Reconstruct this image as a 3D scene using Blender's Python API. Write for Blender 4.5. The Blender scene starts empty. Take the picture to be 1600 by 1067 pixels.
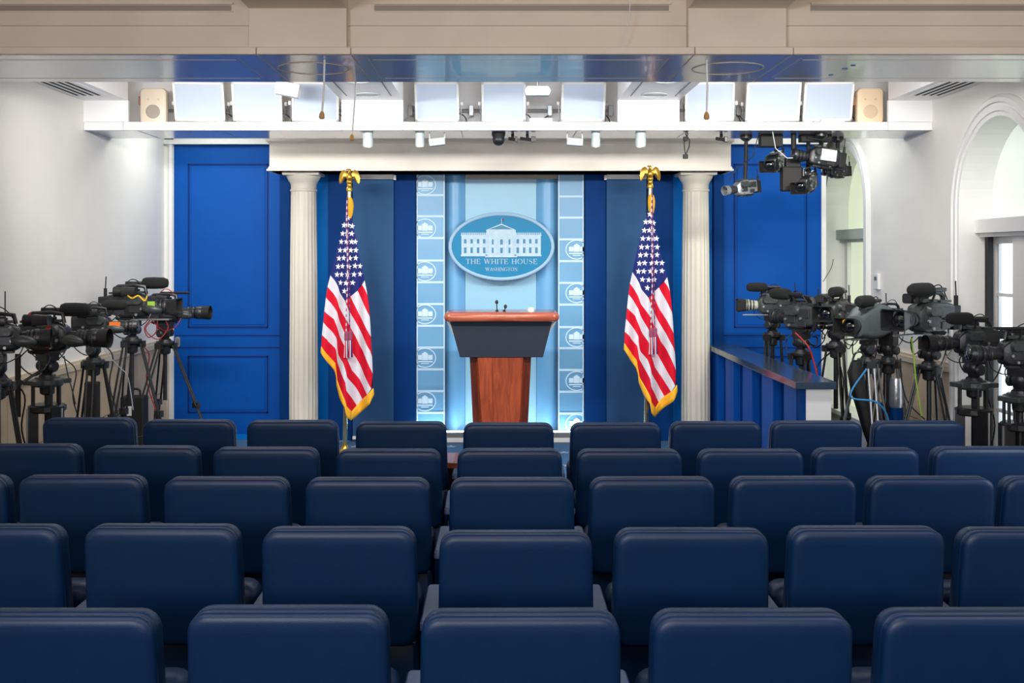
import bpy, bmesh, math, random
from mathutils import Vector, Matrix
random.seed(7)
PI = math.pi
F = 1700.0; VX = 779.0; VY = 400.0; CZ = 1.9
sc = bpy.context.scene
col = sc.collection

# ---------------------------------------------------------------- camera, world, exposure
cd = bpy.data.cameras.new('camera'); cam = bpy.data.objects.new('camera', cd); col.objects.link(cam)
cam.location = (0, 0, CZ); cam.rotation_euler = (PI/2, 0, 0)
cd.sensor_width = 36; cd.lens = F/1600*36
cd.shift_x = (800-VX)/1600; cd.shift_y = -(533.5-VY)/1600
cd.clip_start = 0.05
sc.camera = cam
sc.view_settings.view_transform = 'Standard'; sc.view_settings.look = 'None'
sc.view_settings.gamma = 1; sc.view_settings.use_curve_mapping = False
sc.view_settings.exposure = 0.0
w = bpy.data.worlds.new('world'); sc.world = w; w.use_nodes = True
bg = w.node_tree.nodes['Background']; bg.inputs[0].default_value = (0.80, 0.90, 1.0, 1); bg.inputs[1].default_value = 2.2
sc.cycles.max_bounces = 8; sc.cycles.diffuse_bounces = 5; sc.cycles.glossy_bounces = 4
sc.cycles.transmission_bounces = 6; sc.cycles.caustics_reflective = False; sc.cycles.caustics_refractive = False
sc.cycles.sample_clamp_indirect = 6
try:
    sc.cycles.use_denoising = True
except Exception: pass

def area(name, loc, aim, sx, sy, power, color=(1, 1, 1), spread=180):
    l = bpy.data.lights.new(name, 'AREA'); l.shape = 'RECTANGLE'; l.size = sx; l.size_y = sy
    l.energy = power; l.color = color; l.spread = math.radians(spread)
    o = bpy.data.objects.new(name, l); col.objects.link(o); o.location = loc
    d = Vector(aim)-Vector(loc); o.rotation_euler = d.to_track_quat('-Z', 'Y').to_euler()
    return o
# stage lights hung just behind the near cross beam, aimed under the far shelf at the stage
area('stage_key_light', (-2.1, 6.42, 3.02), (-1.2, 10.4, 1.5), 1.3, 0.12, 40, (1.0, 0.98, 0.94), 120)
area('stage_key_light', (2.2, 6.42, 3.02), (1.2, 10.4, 1.5), 1.3, 0.12, 40, (1.0, 0.98, 0.94), 120)
area('stage_key_light', (0.1, 6.42, 3.02), (0.0, 10.4, 1.6), 1.3, 0.12, 15, (0.96, 0.98, 1.0), 120)
area('bay_down_light', (-1.9, 7.2, 3.42), (-1.9, 7.2, 0), 0.9, 1.2, 13, (1.0, 0.99, 0.97))
area('bay_down_light', (2.1, 7.2, 3.42), (2.1, 7.2, 0), 0.9, 1.2, 13, (1.0, 0.99, 0.97))
area('bay_down_light', (0.1, 7.2, 3.42), (0.1, 7.2, 0), 1.2, 1.2, 20, (0.95, 0.98, 1.0))
# light over the camera crews beyond the shelf
area('side_bay_light', (-2.7, 9.9, 3.28), (-2.7, 9.9, 0), 0.6, 0.6, 12, (0.97, 1.0, 0.93))
area('side_bay_light', (2.8, 9.9, 3.28), (2.8, 9.9, 0), 0.6, 0.6, 12, (0.97, 1.0, 0.93))
area('side_chair_fill', (3.38, 4.2, 1.7), (1.9, 6.3, 0.8), 0.9, 1.3, 20, (0.80, 0.90, 1.0), 120)  # added bluish fill for the right-hand chairs; no window stands here
# dim light of the seating area above and behind the viewpoint, and unseen fill added to lift chair backs and near beam
area('seating_light', (-1.9, 2.3, 3.40), (-1.9, 2.8, 0), 1.2, 2.2, 34, (1.0, 0.88, 0.92))
area('seating_light', (2.3, 2.3, 3.40), (2.3, 2.8, 0), 1.2, 2.2, 42, (1.0, 0.90, 0.88))
area('seating_light', (0.1, 2.3, 3.40), (0.1, 2.8, 0), 1.2, 2.2, 34, (1.0, 0.88, 0.92))
area('rear_fill_light', (-2.2, -2.2, 2.5), (3.0, 6.5, 1.3), 1.4, 0.7, 55, (0.92, 0.96, 1.0), 100)
area('rear_fill_light', (0.4, -2.2, 2.3), (0.2, 6, 3.1), 2.6, 0.4, 46, (1.0, 0.90, 0.82), 120)

# ---------------------------------------------------------------- helpers
def lin(c):
    return tuple(((v/255)/12.92 if v/255 <= 0.04045 else (((v/255)+0.055)/1.055)**2.4) for v in c)
def mat(name, rgb, rough=0.6, metal=0.0, spec=0.5, noise=0.0, scale=30.0, bump=0.0, bscale=200.0, emit=None, es=0.0, coat=0.0):
    m = bpy.data.materials.new(name); m.use_nodes = True
    nt = m.node_tree; b = nt.nodes['Principled BSDF']
    c = lin(rgb)
    b.inputs['Base Color'].default_value = (*c, 1); b.inputs['Roughness'].default_value = rough
    b.inputs['Metallic'].default_value = metal; b.inputs['Specular IOR Level'].default_value = spec
    b.inputs['Coat Weight'].default_value = coat
    tc = nt.nodes.new('ShaderNodeTexCoord')
    if noise > 0:
        n = nt.nodes.new('ShaderNodeTexNoise'); n.inputs['Scale'].default_value = scale; n.inputs['Detail'].default_value = 4
        nt.links.new(tc.outputs['Object'], n.inputs['Vector'])
        r = nt.nodes.new('ShaderNodeMapRange'); r.inputs['From Min'].default_value = 0.3; r.inputs['From Max'].default_value = 0.7
        r.inputs['To Min'].default_value = 1-noise; r.inputs['To Max'].default_value = 1+noise*0.6
        nt.links.new(n.outputs['Fac'], r.inputs['Value'])
        mx = nt.nodes.new('ShaderNodeMix'); mx.data_type = 'RGBA'; mx.blend_type = 'MULTIPLY'; mx.inputs[0].default_value = 1
        mx.inputs[6].default_value = (*c, 1); nt.links.new(r.outputs[0], mx.inputs[7]); nt.links.new(mx.outputs[2], b.inputs['Base Color'])
    if bump > 0:
        n2 = nt.nodes.new('ShaderNodeTexNoise'); n2.inputs['Scale'].default_value = bscale; n2.inputs['Detail'].default_value = 3
        nt.links.new(tc.outputs['Object'], n2.inputs['Vector'])
        bp = nt.nodes.new('ShaderNodeBump'); bp.inputs['Strength'].default_value = bump; bp.inputs['Distance'].default_value = 0.003
        nt.links.new(n2.outputs['Fac'], bp.inputs['Height']); nt.links.new(bp.outputs[0], b.inputs['Normal'])
    if emit:
        b.inputs['Emission Color'].default_value = (*lin(emit), 1); b.inputs['Emission Strength'].default_value = es
    return m
M = {}
def wood(name, rgb, rgb2, rough=0.3, sc_=(14, 14, 1.2)):
    m = mat(name, rgb, rough, coat=0.3); nt = m.node_tree; b = nt.nodes['Principled BSDF']
    tc = nt.nodes.new('ShaderNodeTexCoord'); mp = nt.nodes.new('ShaderNodeMapping'); mp.inputs['Scale'].default_value = sc_
    n = nt.nodes.new('ShaderNodeTexNoise'); n.inputs['Scale'].default_value = 2.2; n.inputs['Detail'].default_value = 6; n.inputs['Distortion'].default_value = 1.2
    r = nt.nodes.new('ShaderNodeValToRGB'); r.color_ramp.elements[0].position = 0.3; r.color_ramp.elements[1].position = 0.72
    r.color_ramp.elements[0].color = (*lin(rgb2), 1); r.color_ramp.elements[1].color = (*lin(rgb), 1)
    nt.links.new(tc.outputs['Object'], mp.inputs[0]); nt.links.new(mp.outputs[0], n.inputs['Vector'])
    nt.links.new(n.outputs['Fac'], r.inputs[0]); nt.links.new(r.outputs[0], b.inputs['Base Color'])
    return m
M['wall'] = mat('white_wall_paint', (236, 233, 227), 0.6, spec=0.3, noise=0.03, scale=3, bump=0.15, bscale=60)
M['trimw'] = mat('white_trim_paint', (232, 232, 230), 0.4, noise=0.02, scale=8)
M['shelfw'] = mat('bright_white_panel', (236, 236, 238), 0.4)
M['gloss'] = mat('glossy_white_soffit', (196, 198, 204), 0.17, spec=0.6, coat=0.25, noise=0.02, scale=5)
M['beige'] = mat('beige_beam_paint', (222, 208, 192), 0.55, noise=0.06, scale=3, bump=0.2, bscale=25)
M['seam'] = mat('dark_seam', (96, 88, 78), 0.8)
M['seamg'] = mat('pale_seam', (215, 205, 190), 0.5)
M['seamd'] = mat('grey_seam', (110, 112, 112), 0.6)
M['stone'] = mat('beige_stone', (204, 182, 150), 0.5, noise=0.12, scale=5, bump=0.15, bscale=40)
M['stonecap'] = mat('pale_stone_cap', (212, 196, 170), 0.45, noise=0.05, scale=6)
M['blue'] = mat('blue_door_paint', (0, 78, 164), 0.5, spec=0.14, noise=0.05, scale=4)
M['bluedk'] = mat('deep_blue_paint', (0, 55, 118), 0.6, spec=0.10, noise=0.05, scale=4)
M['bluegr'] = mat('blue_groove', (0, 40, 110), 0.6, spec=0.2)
M['bluelt'] = mat('side_lit_and_baseboard_blue', (0, 112, 196), 0.5, spec=0.12)  # lighter blue holds the side light on the return panels; baseboard shares it
M['screen'] = mat('slate_blue_screen_fabric', (46, 84, 128), 0.7, spec=0.2, noise=0.04, scale=6, bump=0.1, bscale=500)
M['etch'] = mat('pale_blue_etched_glass', (106, 164, 204), 0.3, noise=0.08, scale=2)
M['etchw'] = mat('white_etched_band', (196, 224, 242), 0.5)
M['etchs'] = mat('white_etched_seal', (208, 234, 250), 0.5)
M['center'] = mat('light_blue_panel', (146, 196, 220), 0.35, noise=0.05, scale=2)
M['pilast'] = mat('soft_blue_pilaster', (110, 170, 214), 0.35)
M['column'] = mat('ivory_column', (216, 209, 194), 0.45, noise=0.03, scale=5)
M['entab'] = mat('cream_entablature', (240, 232, 218), 0.5, noise=0.03, scale=3)
M['seat'] = mat('navy_leather', (0, 37, 74), 0.42, spec=0.38, noise=0.07, scale=9, bump=0.12, bscale=350)
M['seatlo'] = mat('navy_plastic_shell', (5, 24, 50), 0.5)
M['arm'] = mat('slate_arm_pad', (72, 92, 130), 0.45, noise=0.04, scale=20)
M['frame'] = mat('dark_frame', (14, 18, 28), 0.5)
M['black'] = mat('black_plastic', (30, 31, 34), 0.36, noise=0.35, scale=45, bump=0.3, bscale=60)  # grey variation in the noise stands in for highlights
M['blackg'] = mat('black_plastic_grey_reflections', (56, 62, 62), 0.36, noise=0.45, scale=40, bump=0.5, bscale=60)  # black plastic with greyish reflections put into its colour and noise
M['black2'] = mat('matte_black', (15, 15, 17), 0.65)
M['grey'] = mat('dark_grey_metal', (62, 64, 68), 0.35, metal=0.5)
M['lgrey'] = mat('light_grey_metal', (165, 168, 172), 0.35, metal=0.7)
M['foam'] = mat('black_foam', (22, 22, 23), 0.95, bump=0.8, bscale=300)
M['lensglass'] = mat('lens_glass', (16, 20, 30), 0.06, spec=1.0, coat=1.0)
M['red'] = mat('red_plastic', (170, 32, 30), 0.45)
M['yellow'] = mat('yellow_tape', (228, 178, 40), 0.5)
M['orange'] = mat('orange_tag', (240, 120, 30), 0.5)
M['green'] = mat('lime_tag', (150, 190, 60), 0.5)
M['cyan'] = mat('blue_cable', (40, 130, 190), 0.5)
M['paper'] = mat('white_label', (225, 225, 225), 0.6)
M['silver'] = mat('silver_foil', (190, 192, 196), 0.3, metal=0.8, bump=0.8, bscale=25)
M['cover'] = mat('grey_rain_cover', (84, 94, 98), 0.4, noise=0.15, scale=12, bump=0.6, bscale=18)
M['lensbeige'] = mat('pale_lens_barrel', (178, 182, 160), 0.4)
M['gold'] = mat('gilded_brass', (222, 172, 70), 0.28, metal=0.9)
M['brass'] = mat('brass_pole', (205, 190, 150), 0.22, metal=0.95)
M['fringe'] = mat('gold_fringe', (240, 176, 30), 0.75, bump=0.5, bscale=400)
M['fred'] = mat('red_stripe_cloth', (200, 10, 40), 0.7, spec=0.2, bump=0.1, bscale=400)
M['fwhite'] = mat('white_stripe_cloth', (208, 206, 214), 0.7, spec=0.2, bump=0.1, bscale=400)
M['fblue'] = mat('navy_canton_cloth', (28, 38, 104), 0.7, spec=0.2, bump=0.1, bscale=400)
M['star'] = mat('white_star_cloth', (240, 240, 245), 0.7)
M['cordr'] = mat('maroon_cord', (140, 62, 92), 0.8)
M['wood'] = wood('cherry_wood', (168, 78, 46), (118, 48, 28))
M['woodtop'] = wood('cherry_wood_top', (186, 98, 70), (146, 68, 46), 0.22, (1.2, 14, 14))
M['wooddk'] = wood('dark_cherry_wood', (112, 44, 26), (78, 28, 18))
M['lectern'] = mat('charcoal_panel', (46, 50, 62), 0.55, noise=0.03, scale=30)
M['granite'] = mat('dark_granite', (50, 66, 84), 0.12, spec=0.7, noise=0.25, scale=120)
M['carpet'] = mat('blue_carpet', (62, 104, 146), 0.95, noise=0.2, scale=150, bump=0.6, bscale=600)
M['carpetdk'] = mat('navy_carpet', (20, 30, 52), 0.95, noise=0.2, scale=150, bump=0.6, bscale=600)
M['carpstar'] = mat('pale_carpet_star', (150, 168, 186), 0.95)
M['seal'] = mat('seal_blue', (0, 128, 174), 0.4, spec=0.25, noise=0.06, scale=6)
M['sealrim'] = mat('seal_rim', (170, 205, 232), 0.3)
M['sealdk'] = mat('seal_navy_line', (20, 70, 120), 0.4)
M['sealw'] = mat('seal_white', (178, 206, 222), 0.45, noise=0.10, scale=30)
M['sealwin'] = mat('seal_window_blue', (40, 120, 160), 0.4)
M['speaker'] = mat('beige_speaker', (214, 200, 182), 0.5)
M['speakerb'] = mat('cream_speaker', (232, 208, 176), 0.5)
M['brown'] = mat('brown_bracket', (150, 100, 70), 0.5)
M['shade'] = mat('cream_window_shade', (238, 238, 222), 0.7)
M['shade2'] = mat('pale_green_window_shade', (240, 240, 205), 0.7)
M['greytr'] = mat('grey_transom', (190, 200, 200), 0.5)
for k_ in ('shade', 'shade2'):
    nt = M[k_].node_tree; bs = nt.nodes['Principled BSDF']; out = nt.nodes['Material Output']
    tr = nt.nodes.new('ShaderNodeBsdfTranslucent'); tr.inputs[0].default_value = bs.inputs['Base Color'].default_value
    mx = nt.nodes.new('ShaderNodeMixShader'); mx.inputs[0].default_value = 0.35
    nt.links.new(bs.outputs[0], mx.inputs[1]); nt.links.new(tr.outputs[0], mx.inputs[2]); nt.links.new(mx.outputs[0], out.inputs[0])
M['diff'] = mat('light_diffuser', (186, 198, 216), 0.4, emit=(206, 222, 245), es=0.10)
M['lamp'] = mat('lit_lamp_face', (255, 255, 255), 0.4, emit=(255, 244, 224), es=6.0)
M['uplight'] = mat('lit_strip', (255, 255, 255), 0.4, emit=(225, 242, 255), es=42.0)
M['cork'] = mat('cork_tip', (196, 152, 92), 0.8)
M['slot'] = mat('black_slot', (12, 12, 12), 0.8)
M['vent'] = mat('grey_vent', (150, 142, 132), 0.6)
g = bpy.data.materials.new('window_glass'); g.use_nodes = True; gb = g.node_tree.nodes['Principled BSDF']
gb.inputs['Base Color'].default_value = (1, 1, 1, 1); gb.inputs['Roughness'].default_value = 0.0
gb.inputs['Transmission Weight'].default_value = 1.0; gb.inputs['IOR'].default_value = 1.02
M['glass'] = g

def sm(P, n=6):
    P = [Vector(p) for p in P]; Q = [P[0]]+P+[P[-1]]; out = []
    for i in range(1, len(Q)-2):
        for k in range(n):
            t = k/n; a, b, c, d = Q[i-1], Q[i], Q[i+1], Q[i+2]
            out.append(.5*((2*b)+(c-a)*t+(2*a-5*b+4*c-d)*t*t+(3*b-a-3*c+d)*t**3))
    return out+[P[-1]]
class MB:
    """collects geometry; build() links it as one mesh object"""
    def __init__(s): s.v = []; s.f = []; s.mi = []; s.mats = []; s.cur = 0
    def m(s, key):
        if key not in s.mats: s.mats.append(key)
        s.cur = s.mats.index(key); return s
    def face(s, idx): s.f.append(tuple(idx)); s.mi.append(s.cur)
    def box(s, x0, x1, y0, y1, z0, z1, T=None):
        b = len(s.v)
        for z in (z0, z1):
            for (x, y) in ((x0, y0), (x1, y0), (x1, y1), (x0, y1)):
                p = Vector((x, y, z)); s.v.append(T @ p if T else p)
        for q in ((3, 2, 1, 0), (4, 5, 6, 7), (0, 1, 5, 4), (1, 2, 6, 5), (2, 3, 7, 6), (3, 0, 4, 7)): s.face([b+i for i in q])
        return s
    def loft(s, loops, cap0=True, cap1=True, closed=True, T=None):
        n = len(loops[0]); b = len(s.v)
        for L in loops:
            for p in L: s.v.append(T @ Vector(p) if T else Vector(p))
        for k in range(len(loops)-1):
            for i in range(n if closed else n-1):
                j = (i+1) % n
                s.face([b+k*n+i, b+k*n+j, b+(k+1)*n+j, b+(k+1)*n+i])
        if cap0: s.face([b+i for i in reversed(range(n))])
        if cap1: s.face([b+(len(loops)-1)*n+i for i in range(n)])
        return s
    def prism(s, poly, axis, a, b_, T=None):
        """poly of 2D points extruded along axis from a to b_"""
        def P(p, t):
            if axis == 'y': return (p[0], t, p[1])
            if axis == 'x': return (t, p[0], p[1])
            return (p[0], p[1], t)
        return s.loft([[P(p, a) for p in poly], [P(p, b_) for p in poly]], T=T)
    def tube(s, path, r, n=8, r1=None, T=None):
        path = [Vector(p) for p in path]; loops = []
        up = Vector((0, 0, 1)); prev = None
        for k, p in enumerate(path):
            d = (path[min(k+1, len(path)-1)]-path[max(k-1, 0)]).normalized()
            if prev is None:
                a = d.cross(up)
                if a.length < 0.05: a = d.cross(Vector((1, 0, 0)))
            else: a = prev-d*prev.dot(d)
            a.normalize(); c = d.cross(a); prev = a
            rr = r if r1 is None else r+(r1-r)*k/(len(path)-1)
            loops.append([p+(a*math.cos(2*PI*i/n)+c*math.sin(2*PI*i/n))*rr for i in range(n)])
        return s.loft(loops, T=T)
    def lathe(s, prof, c=(0, 0, 0), axis=(0, 0, 1), n=24, T=None, flute=None, cap=True):
        """prof: (radius, height) list along axis from c"""
        ax = Vector(axis).normalized(); a = ax.orthogonal().normalized(); b2 = ax.cross(a); c = Vector(c); loops = []
        for (r, h) in prof:
            L = []
            for i in range(n):
                t = 2*PI*i/n; rr = r
                if flute and flute[0] < h < flute[1]: rr = r*(1-0.055*abs(math.sin(t*10))**0.8)
                L.append(c+ax*h+(a*math.cos(t)+b2*math.sin(t))*rr)
            loops.append(L)
        return s.loft(loops, cap, cap, T=T)
    def build(s, name, key=None, parent=None, smooth=False, bevel=0.0, seg=2, loc=None):
        me = bpy.data.meshes.new(name); me.from_pydata([tuple(p) for p in s.v], [], s.f)
        keys = s.mats if s.mats else [key]
        for k in keys: me.materials.append(M[k])
        if s.mats:
            for p, i in zip(me.polygons, s.mi): p.material_index = i
        bm = bmesh.new(); bm.from_mesh(me); bmesh.ops.recalc_face_normals(bm, faces=bm.faces); bm.to_mesh(me); bm.free()
        if smooth:
            me.polygons.foreach_set('use_smooth', [True]*len(me.polygons)); me.set_sharp_from_angle(angle=math.radians(40))
        o = bpy.data.objects.new(name, me); col.objects.link(o)
        if parent: o.parent = parent
        if loc: o.location = loc
        if bevel:
            md = o.modifiers.new('bevel', 'BEVEL'); md.width = bevel; md.segments = seg; md.limit_method = 'ANGLE'
        return o
def empty(name, label, cat, loc=(0, 0, 0), rz=0, group=None):
    o = bpy.data.objects.new(name, None); col.objects.link(o); o.empty_display_size = 0.1
    o.location = loc; o.rotation_euler = (0, 0, rz); tag(o, label, cat, group); return o
def tag(o, label, cat, group=None):
    o['label'] = label; o['category'] = cat
    if group: o['group'] = group
    return o
def st(o): o['kind'] = 'structure'; return o
def struct(name, mb, key=None, parent=None, **k):
    o = mb.build(name, key, parent, **k)
    if parent is None: st(o)
    return o
def copytree(o, parent=None):
    c = o.copy(); col.objects.link(c)
    if parent: c.parent = parent
    for ch in o.children: copytree(ch, c)
    return c
def bx(*a, **k): return MB().box(*a, **k)
def wx(px, D): return (px-VX)/F*D
def wz(py, D): return CZ-(py-VY)/F*D
def rrect(x0, x1, z0, z1, r, n=5, bot=True):
    pts = []
    for (cx, cz, a0, rr) in ((x1-r, z1-r, 0, r), (x0+r, z1-r, 90, r), (x0+r, z0+r, 180, r), (x1-r, z0+r, 270, r)):
        for k in range(n+1):
            a = math.radians(a0+90*k/n); pts.append((cx+rr*math.cos(a), cz+rr*math.sin(a)))
    return pts

# ================================================================ ROOM
XL, XR, YB, YF = -3.28, 3.43, 10.7, -2.5
CEIL = 3.45; SZ = 0.10
struct('floor', bx(XL-.1, XR+.6, YF, 12.2, -0.1, 0), 'carpetdk')
stage = struct('stage_floor', bx(XL, XR, 7.95, 10.95, 0, SZ), 'carpet')
# stars woven in the stage carpet (flat print)
mb = MB()
for i in range(-10, 12):
    for j in range(9):
        x = i*0.30+(0.15 if j % 2 else 0); y = 8.1+j*0.31
        if x < XL+.15 or x > 2.0: continue
        b = len(mb.v)
        for k in range(10):
            r = 0.075 if k % 2 == 0 else 0.03
            a = PI/2+k*PI/5; mb.v.append(Vector((x+r*math.cos(a), y+r*math.sin(a), SZ+0.003)))
        c = len(mb.v); mb.v.append(Vector((x, y, SZ+0.003)))
        for k in range(10): mb.face([b+k, b+(k+1) % 10, c])
o = mb.build('star_pattern', 'carpstar', stage); o['kind'] = 'stuff'
struct('ceiling', bx(XL-.1, XR+.6, YF, 12.2, CEIL, CEIL+0.1), 'beige')
# left wall with stone wainscot
wl = struct('wall_left', bx(XL-0.1, XL, YF, 12.2, 0, CEIL), 'wall')
ZW = 1.02
def wainscot(wall, x, sgn, ys):
    me = None
    for r in range(2):
        z0, z1 = 0.13+r*0.445, 0.13+(r+1)*0.445-0.006
        for a, b in zip(ys[:-1], ys[1:]):
            w_ = MB(); x1 = x+sgn*0.022
            w_.box(min(x, x1), max(x, x1), a+.003, b-.003, z0, z1)
            w_.build('stone_panel', 'stone', wall, bevel=0.003, seg=1)
ys = [2.0+0.87*k for k in range(11)]
wainscot(wl, XL, 1, ys)
struct('baseboard_left', bx(XL, XL+0.03, 2, 10.7, 0, 0.127), 'stone')
tm = MB(); tm.box(XL, XL+0.035, 2, 10.69, ZW, ZW+0.045); tm.box(XL, XL+0.026, 2, 10.69, ZW+0.045, ZW+0.07)
struct('trim_1', tm, 'stonecap')
struct('wall_rear', bx(XL-.1, XR+.6, YF-.1, YF, 0, CEIL), 'beige')
struct('wall_back', bx(XL-.1, XR+.6, 12.2, 12.3, 0, CEIL), 'wall')
# right wall with two arched openings
WIN = [(7.47, 0.60, 2.26, 0.35), (10.78, 0.60, 2.36, 0.35)]   # centre y, half width, spring z, sill z
def arch_wall():
    mb = MB(); y = YF; cuts = set([YF, 12.2])
    for (c, h, s, b) in WIN:
        for k in range(25): cuts.add(round(c-h*math.cos(PI*k/24), 5))
    cuts = sorted(cuts)
    for a, b in zip(cuts[:-1], cuts[1:]):
        m_ = (a+b)/2; hit = None
        for W_ in WIN:
            if abs(m_-W_[0]) < W_[1]: hit = W_
        if not hit:
            mb.v += [Vector(p) for p in ((XR, a, 0), (XR, b, 0), (XR, b, CEIL), (XR, a, CEIL))]; mb.face(range(len(mb.v)-4, len(mb.v)))
        else:
            c, h, s, sill = hit
            za = s+math.sqrt(max(0, h*h-(a-c)**2)); zb = s+math.sqrt(max(0, h*h-(b-c)**2))
            mb.v += [Vector(p) for p in ((XR, a, 0), (XR, b, 0), (XR, b, sill), (XR, a, sill))]; mb.face(range(len(mb.v)-4, len(mb.v)))
            mb.v += [Vector(p) for p in ((XR, a, za), (XR, b, zb), (XR, b, CEIL), (XR, a, CEIL))]; mb.face(range(len(mb.v)-4, len(mb.v)))
    # outer skin beyond the reveals
    for a, b in ((YF, WIN[0][0]-.61), (WIN[0][0]+.61, WIN[1][0]-.61), (WIN[1][0]+.61, 12.2)):
        mb.box(XR+0.001, XR+0.30, a, b, 0, CEIL)
    return mb
wr = struct('wall_right', arch_wall(), 'wall')
def arch_path(c, h, s, sill, n=28):
    p = [(c-h, sill), (c-h, (s+sill)/2)]
    p += [(c-h*math.cos(PI*k/n), s+h*math.sin(PI*k/n)) for k in range(n+1)]
    return p+[(c+h, (s+sill)/2), (c+h, sill)]
def build_window(num, W_, shadekey, ztr, open_low):
    c, h, s, sill = W_
    root = MB()
    # reveal lining
    P = arch_path(c, h, s, sill); dp = 0.24
    root.loft([[(XR, y, z) for (y, z) in P], [(XR+dp, y, z) for (y, z) in P]], False, False, closed=False)
    root.box(XR-0.03, XR+dp, c-h, c+h, sill-0.04, sill)
    wnd = struct('window_%d' % num, root, 'trimw')
    # stepped moulding round the arch
    mo = MB()
    steps = [(0.0, 0.0), (0.0, 0.018), (0.035, 0.018), (0.035, 0.03), (0.07, 0.03), (0.07, 0.02), (0.095, 0.02), (0.095, 0.036), (0.125, 0.036), (0.15, 0.012), (0.15, 0.0)]
    loops = []
    for (o_, d_) in steps:
        loops.append([(XR-d_, y, z) for (y, z) in arch_path(c, h+o_, s, sill)])
    mo.loft(loops, False, False, closed=False)
    mo.build('window_moulding', 'trimw', wnd, smooth=False)
    # arched shade panel above the transom
    fan = [(c+h*math.cos(PI*k/24), max(ztr, s+h*math.sin(PI*k/24))) for k in range(25)]
    fan = [(c+h, ztr)]+[(c+h*math.cos(PI*k/24), s+h*math.sin(PI*k/24)) for k in range(25)]+[(c-h, ztr)]
    sh_ = MB(); sh_.v = [Vector((XR+dp-.01, y, z)) for (y, z) in fan]; sh_.face(range(len(fan))); sh_.build('arched_shade', shadekey, wnd)
    bm_ = MB(); bm_.box(XR+dp-0.14, XR+dp-0.01, c-h, c+h, ztr-0.10, ztr); bm_.box(XR+dp-0.10, XR+dp-0.01, c-h, c+h, ztr-0.13, ztr-0.10)
    bm_.build('transom', 'trimw' if open_low else 'greytr', wnd)
    if open_low:
        zt = ztr-0.13
        fr = MB()
        fr.box(XR+dp-.03, XR+dp+.03, c-h, c-h+.07, sill, zt); fr.box(XR+dp-.03, XR+dp+.03, c+h-.07, c+h, sill, zt)
        fr.box(XR+dp-.03, XR+dp+.03, c-h, c+h, sill, sill+.07); fr.box(XR+dp-.03, XR+dp+.03, c-h, c+h, zt-.05, zt)
        fr.box(XR+dp-.025, XR+dp+.025, c-h, c+h, (sill+zt)/2-.03, (sill+zt)/2+.03)
        fr.build('window_frame', 'trimw', wnd)
        n = 0
        for k in (-1, 0, 1):
            MB().box(XR+dp-.012, XR+dp+.012, c+k*0.26-.012, c+k*0.26+.012, sill+.07, zt-.05).build('muntin', 'trimw', wnd)
        for zz in (0.25, 0.75):
            z_ = sill+(zt-sill)*zz
            MB().box(XR+dp-.012, XR+dp+.012, c-h+.07, c+h-.07, z_-.012, z_+.012).build('muntin', 'trimw', wnd)
        MB().box(XR+dp+.003, XR+dp+.007, c-h+.07, c+h-.07, sill+.07, zt-.05).build('window_pane', 'glass', wnd)
        MB().box(XR+dp-.09, XR+dp-.05, c+h-.11, c+h-.06, sill+.02, zt).build('black_side_track', 'black2', wnd)
        MB().box(XR+dp-.07, XR+dp-.06, c-h+.0, c+h-.45, sill+.02, zt).build('sheer_blind', 'trimw', wnd)
    else:
        sh_ = MB(); sh_.v = [Vector(p) for p in ((XR+dp-.01, c-h, sill), (XR+dp-.01, c+h, sill), (XR+dp-.01, c+h, ztr-.09), (XR+dp-.01, c-h, ztr-.09))]; sh_.face(range(4)); sh_.build('lower_shade', shadekey, wnd)
        MB().box(XR+dp-.05, XR+dp-.01, c-h, c-h+.09, sill, ztr-.1).build('window_stile', 'trimw', wnd)
        MB().box(XR+dp-.05, XR+dp-.01, c+h-.09, c+h, sill, ztr-.1).build('window_stile', 'trimw', wnd)
build_window(1, WIN[0], 'shade', 2.17, True)
build_window(2, WIN[1], 'shade2', 2.17, False)
wainscot(wr, XR, -1, [8.24, 8.85, 9.45, 10.0]); wainscot(wr, XR, -1, [2.0+.87*k for k in range(6)]+[6.70])
tm = MB()
for a, b in ((8.23, 10.02), (2, 6.70)):
    tm.box(XR-0.035, XR, a, b, ZW, ZW+0.045); tm.box(XR-0.026, XR, a, b, ZW+0.045, ZW+0.07)
struct('trim_2', tm, 'stonecap')
# exterior lawn wall seen blown out through the window
# ---- stage back wall in blue
def ppx(a): return wx(a, YB)
wb = MB(); DZ = 2.995
wb.box(XL, wx(1290, YB), YB+.08, YB+.14, SZ, CEIL)
wb.box(XL, ppx(272), YB-.02, YB+.06, SZ, CEIL)                    # left jamb
wb.box(ppx(1283), ppx(1290), YB-.02, YB+.06, SZ, CEIL)
wb.box(XL, ppx(440), YB-.02, YB+.08, DZ+.03, CEIL); wb.box(ppx(1128), ppx(1290), YB-.02, YB+.08, DZ+.03, CEIL)
struct('wall_stage', wb, 'trimw')
tm = MB(); tm.box(XL, ppx(442), YB-.06, YB-.02, DZ+.0, DZ+.045); tm.box(ppx(266), ppx(271), YB-.045, YB-.02, SZ, DZ)
tm.box(ppx(1128), ppx(1290), YB-.06, YB-.02, DZ, DZ+.045)
struct('trim_3', tm, 'trimw')
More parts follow.
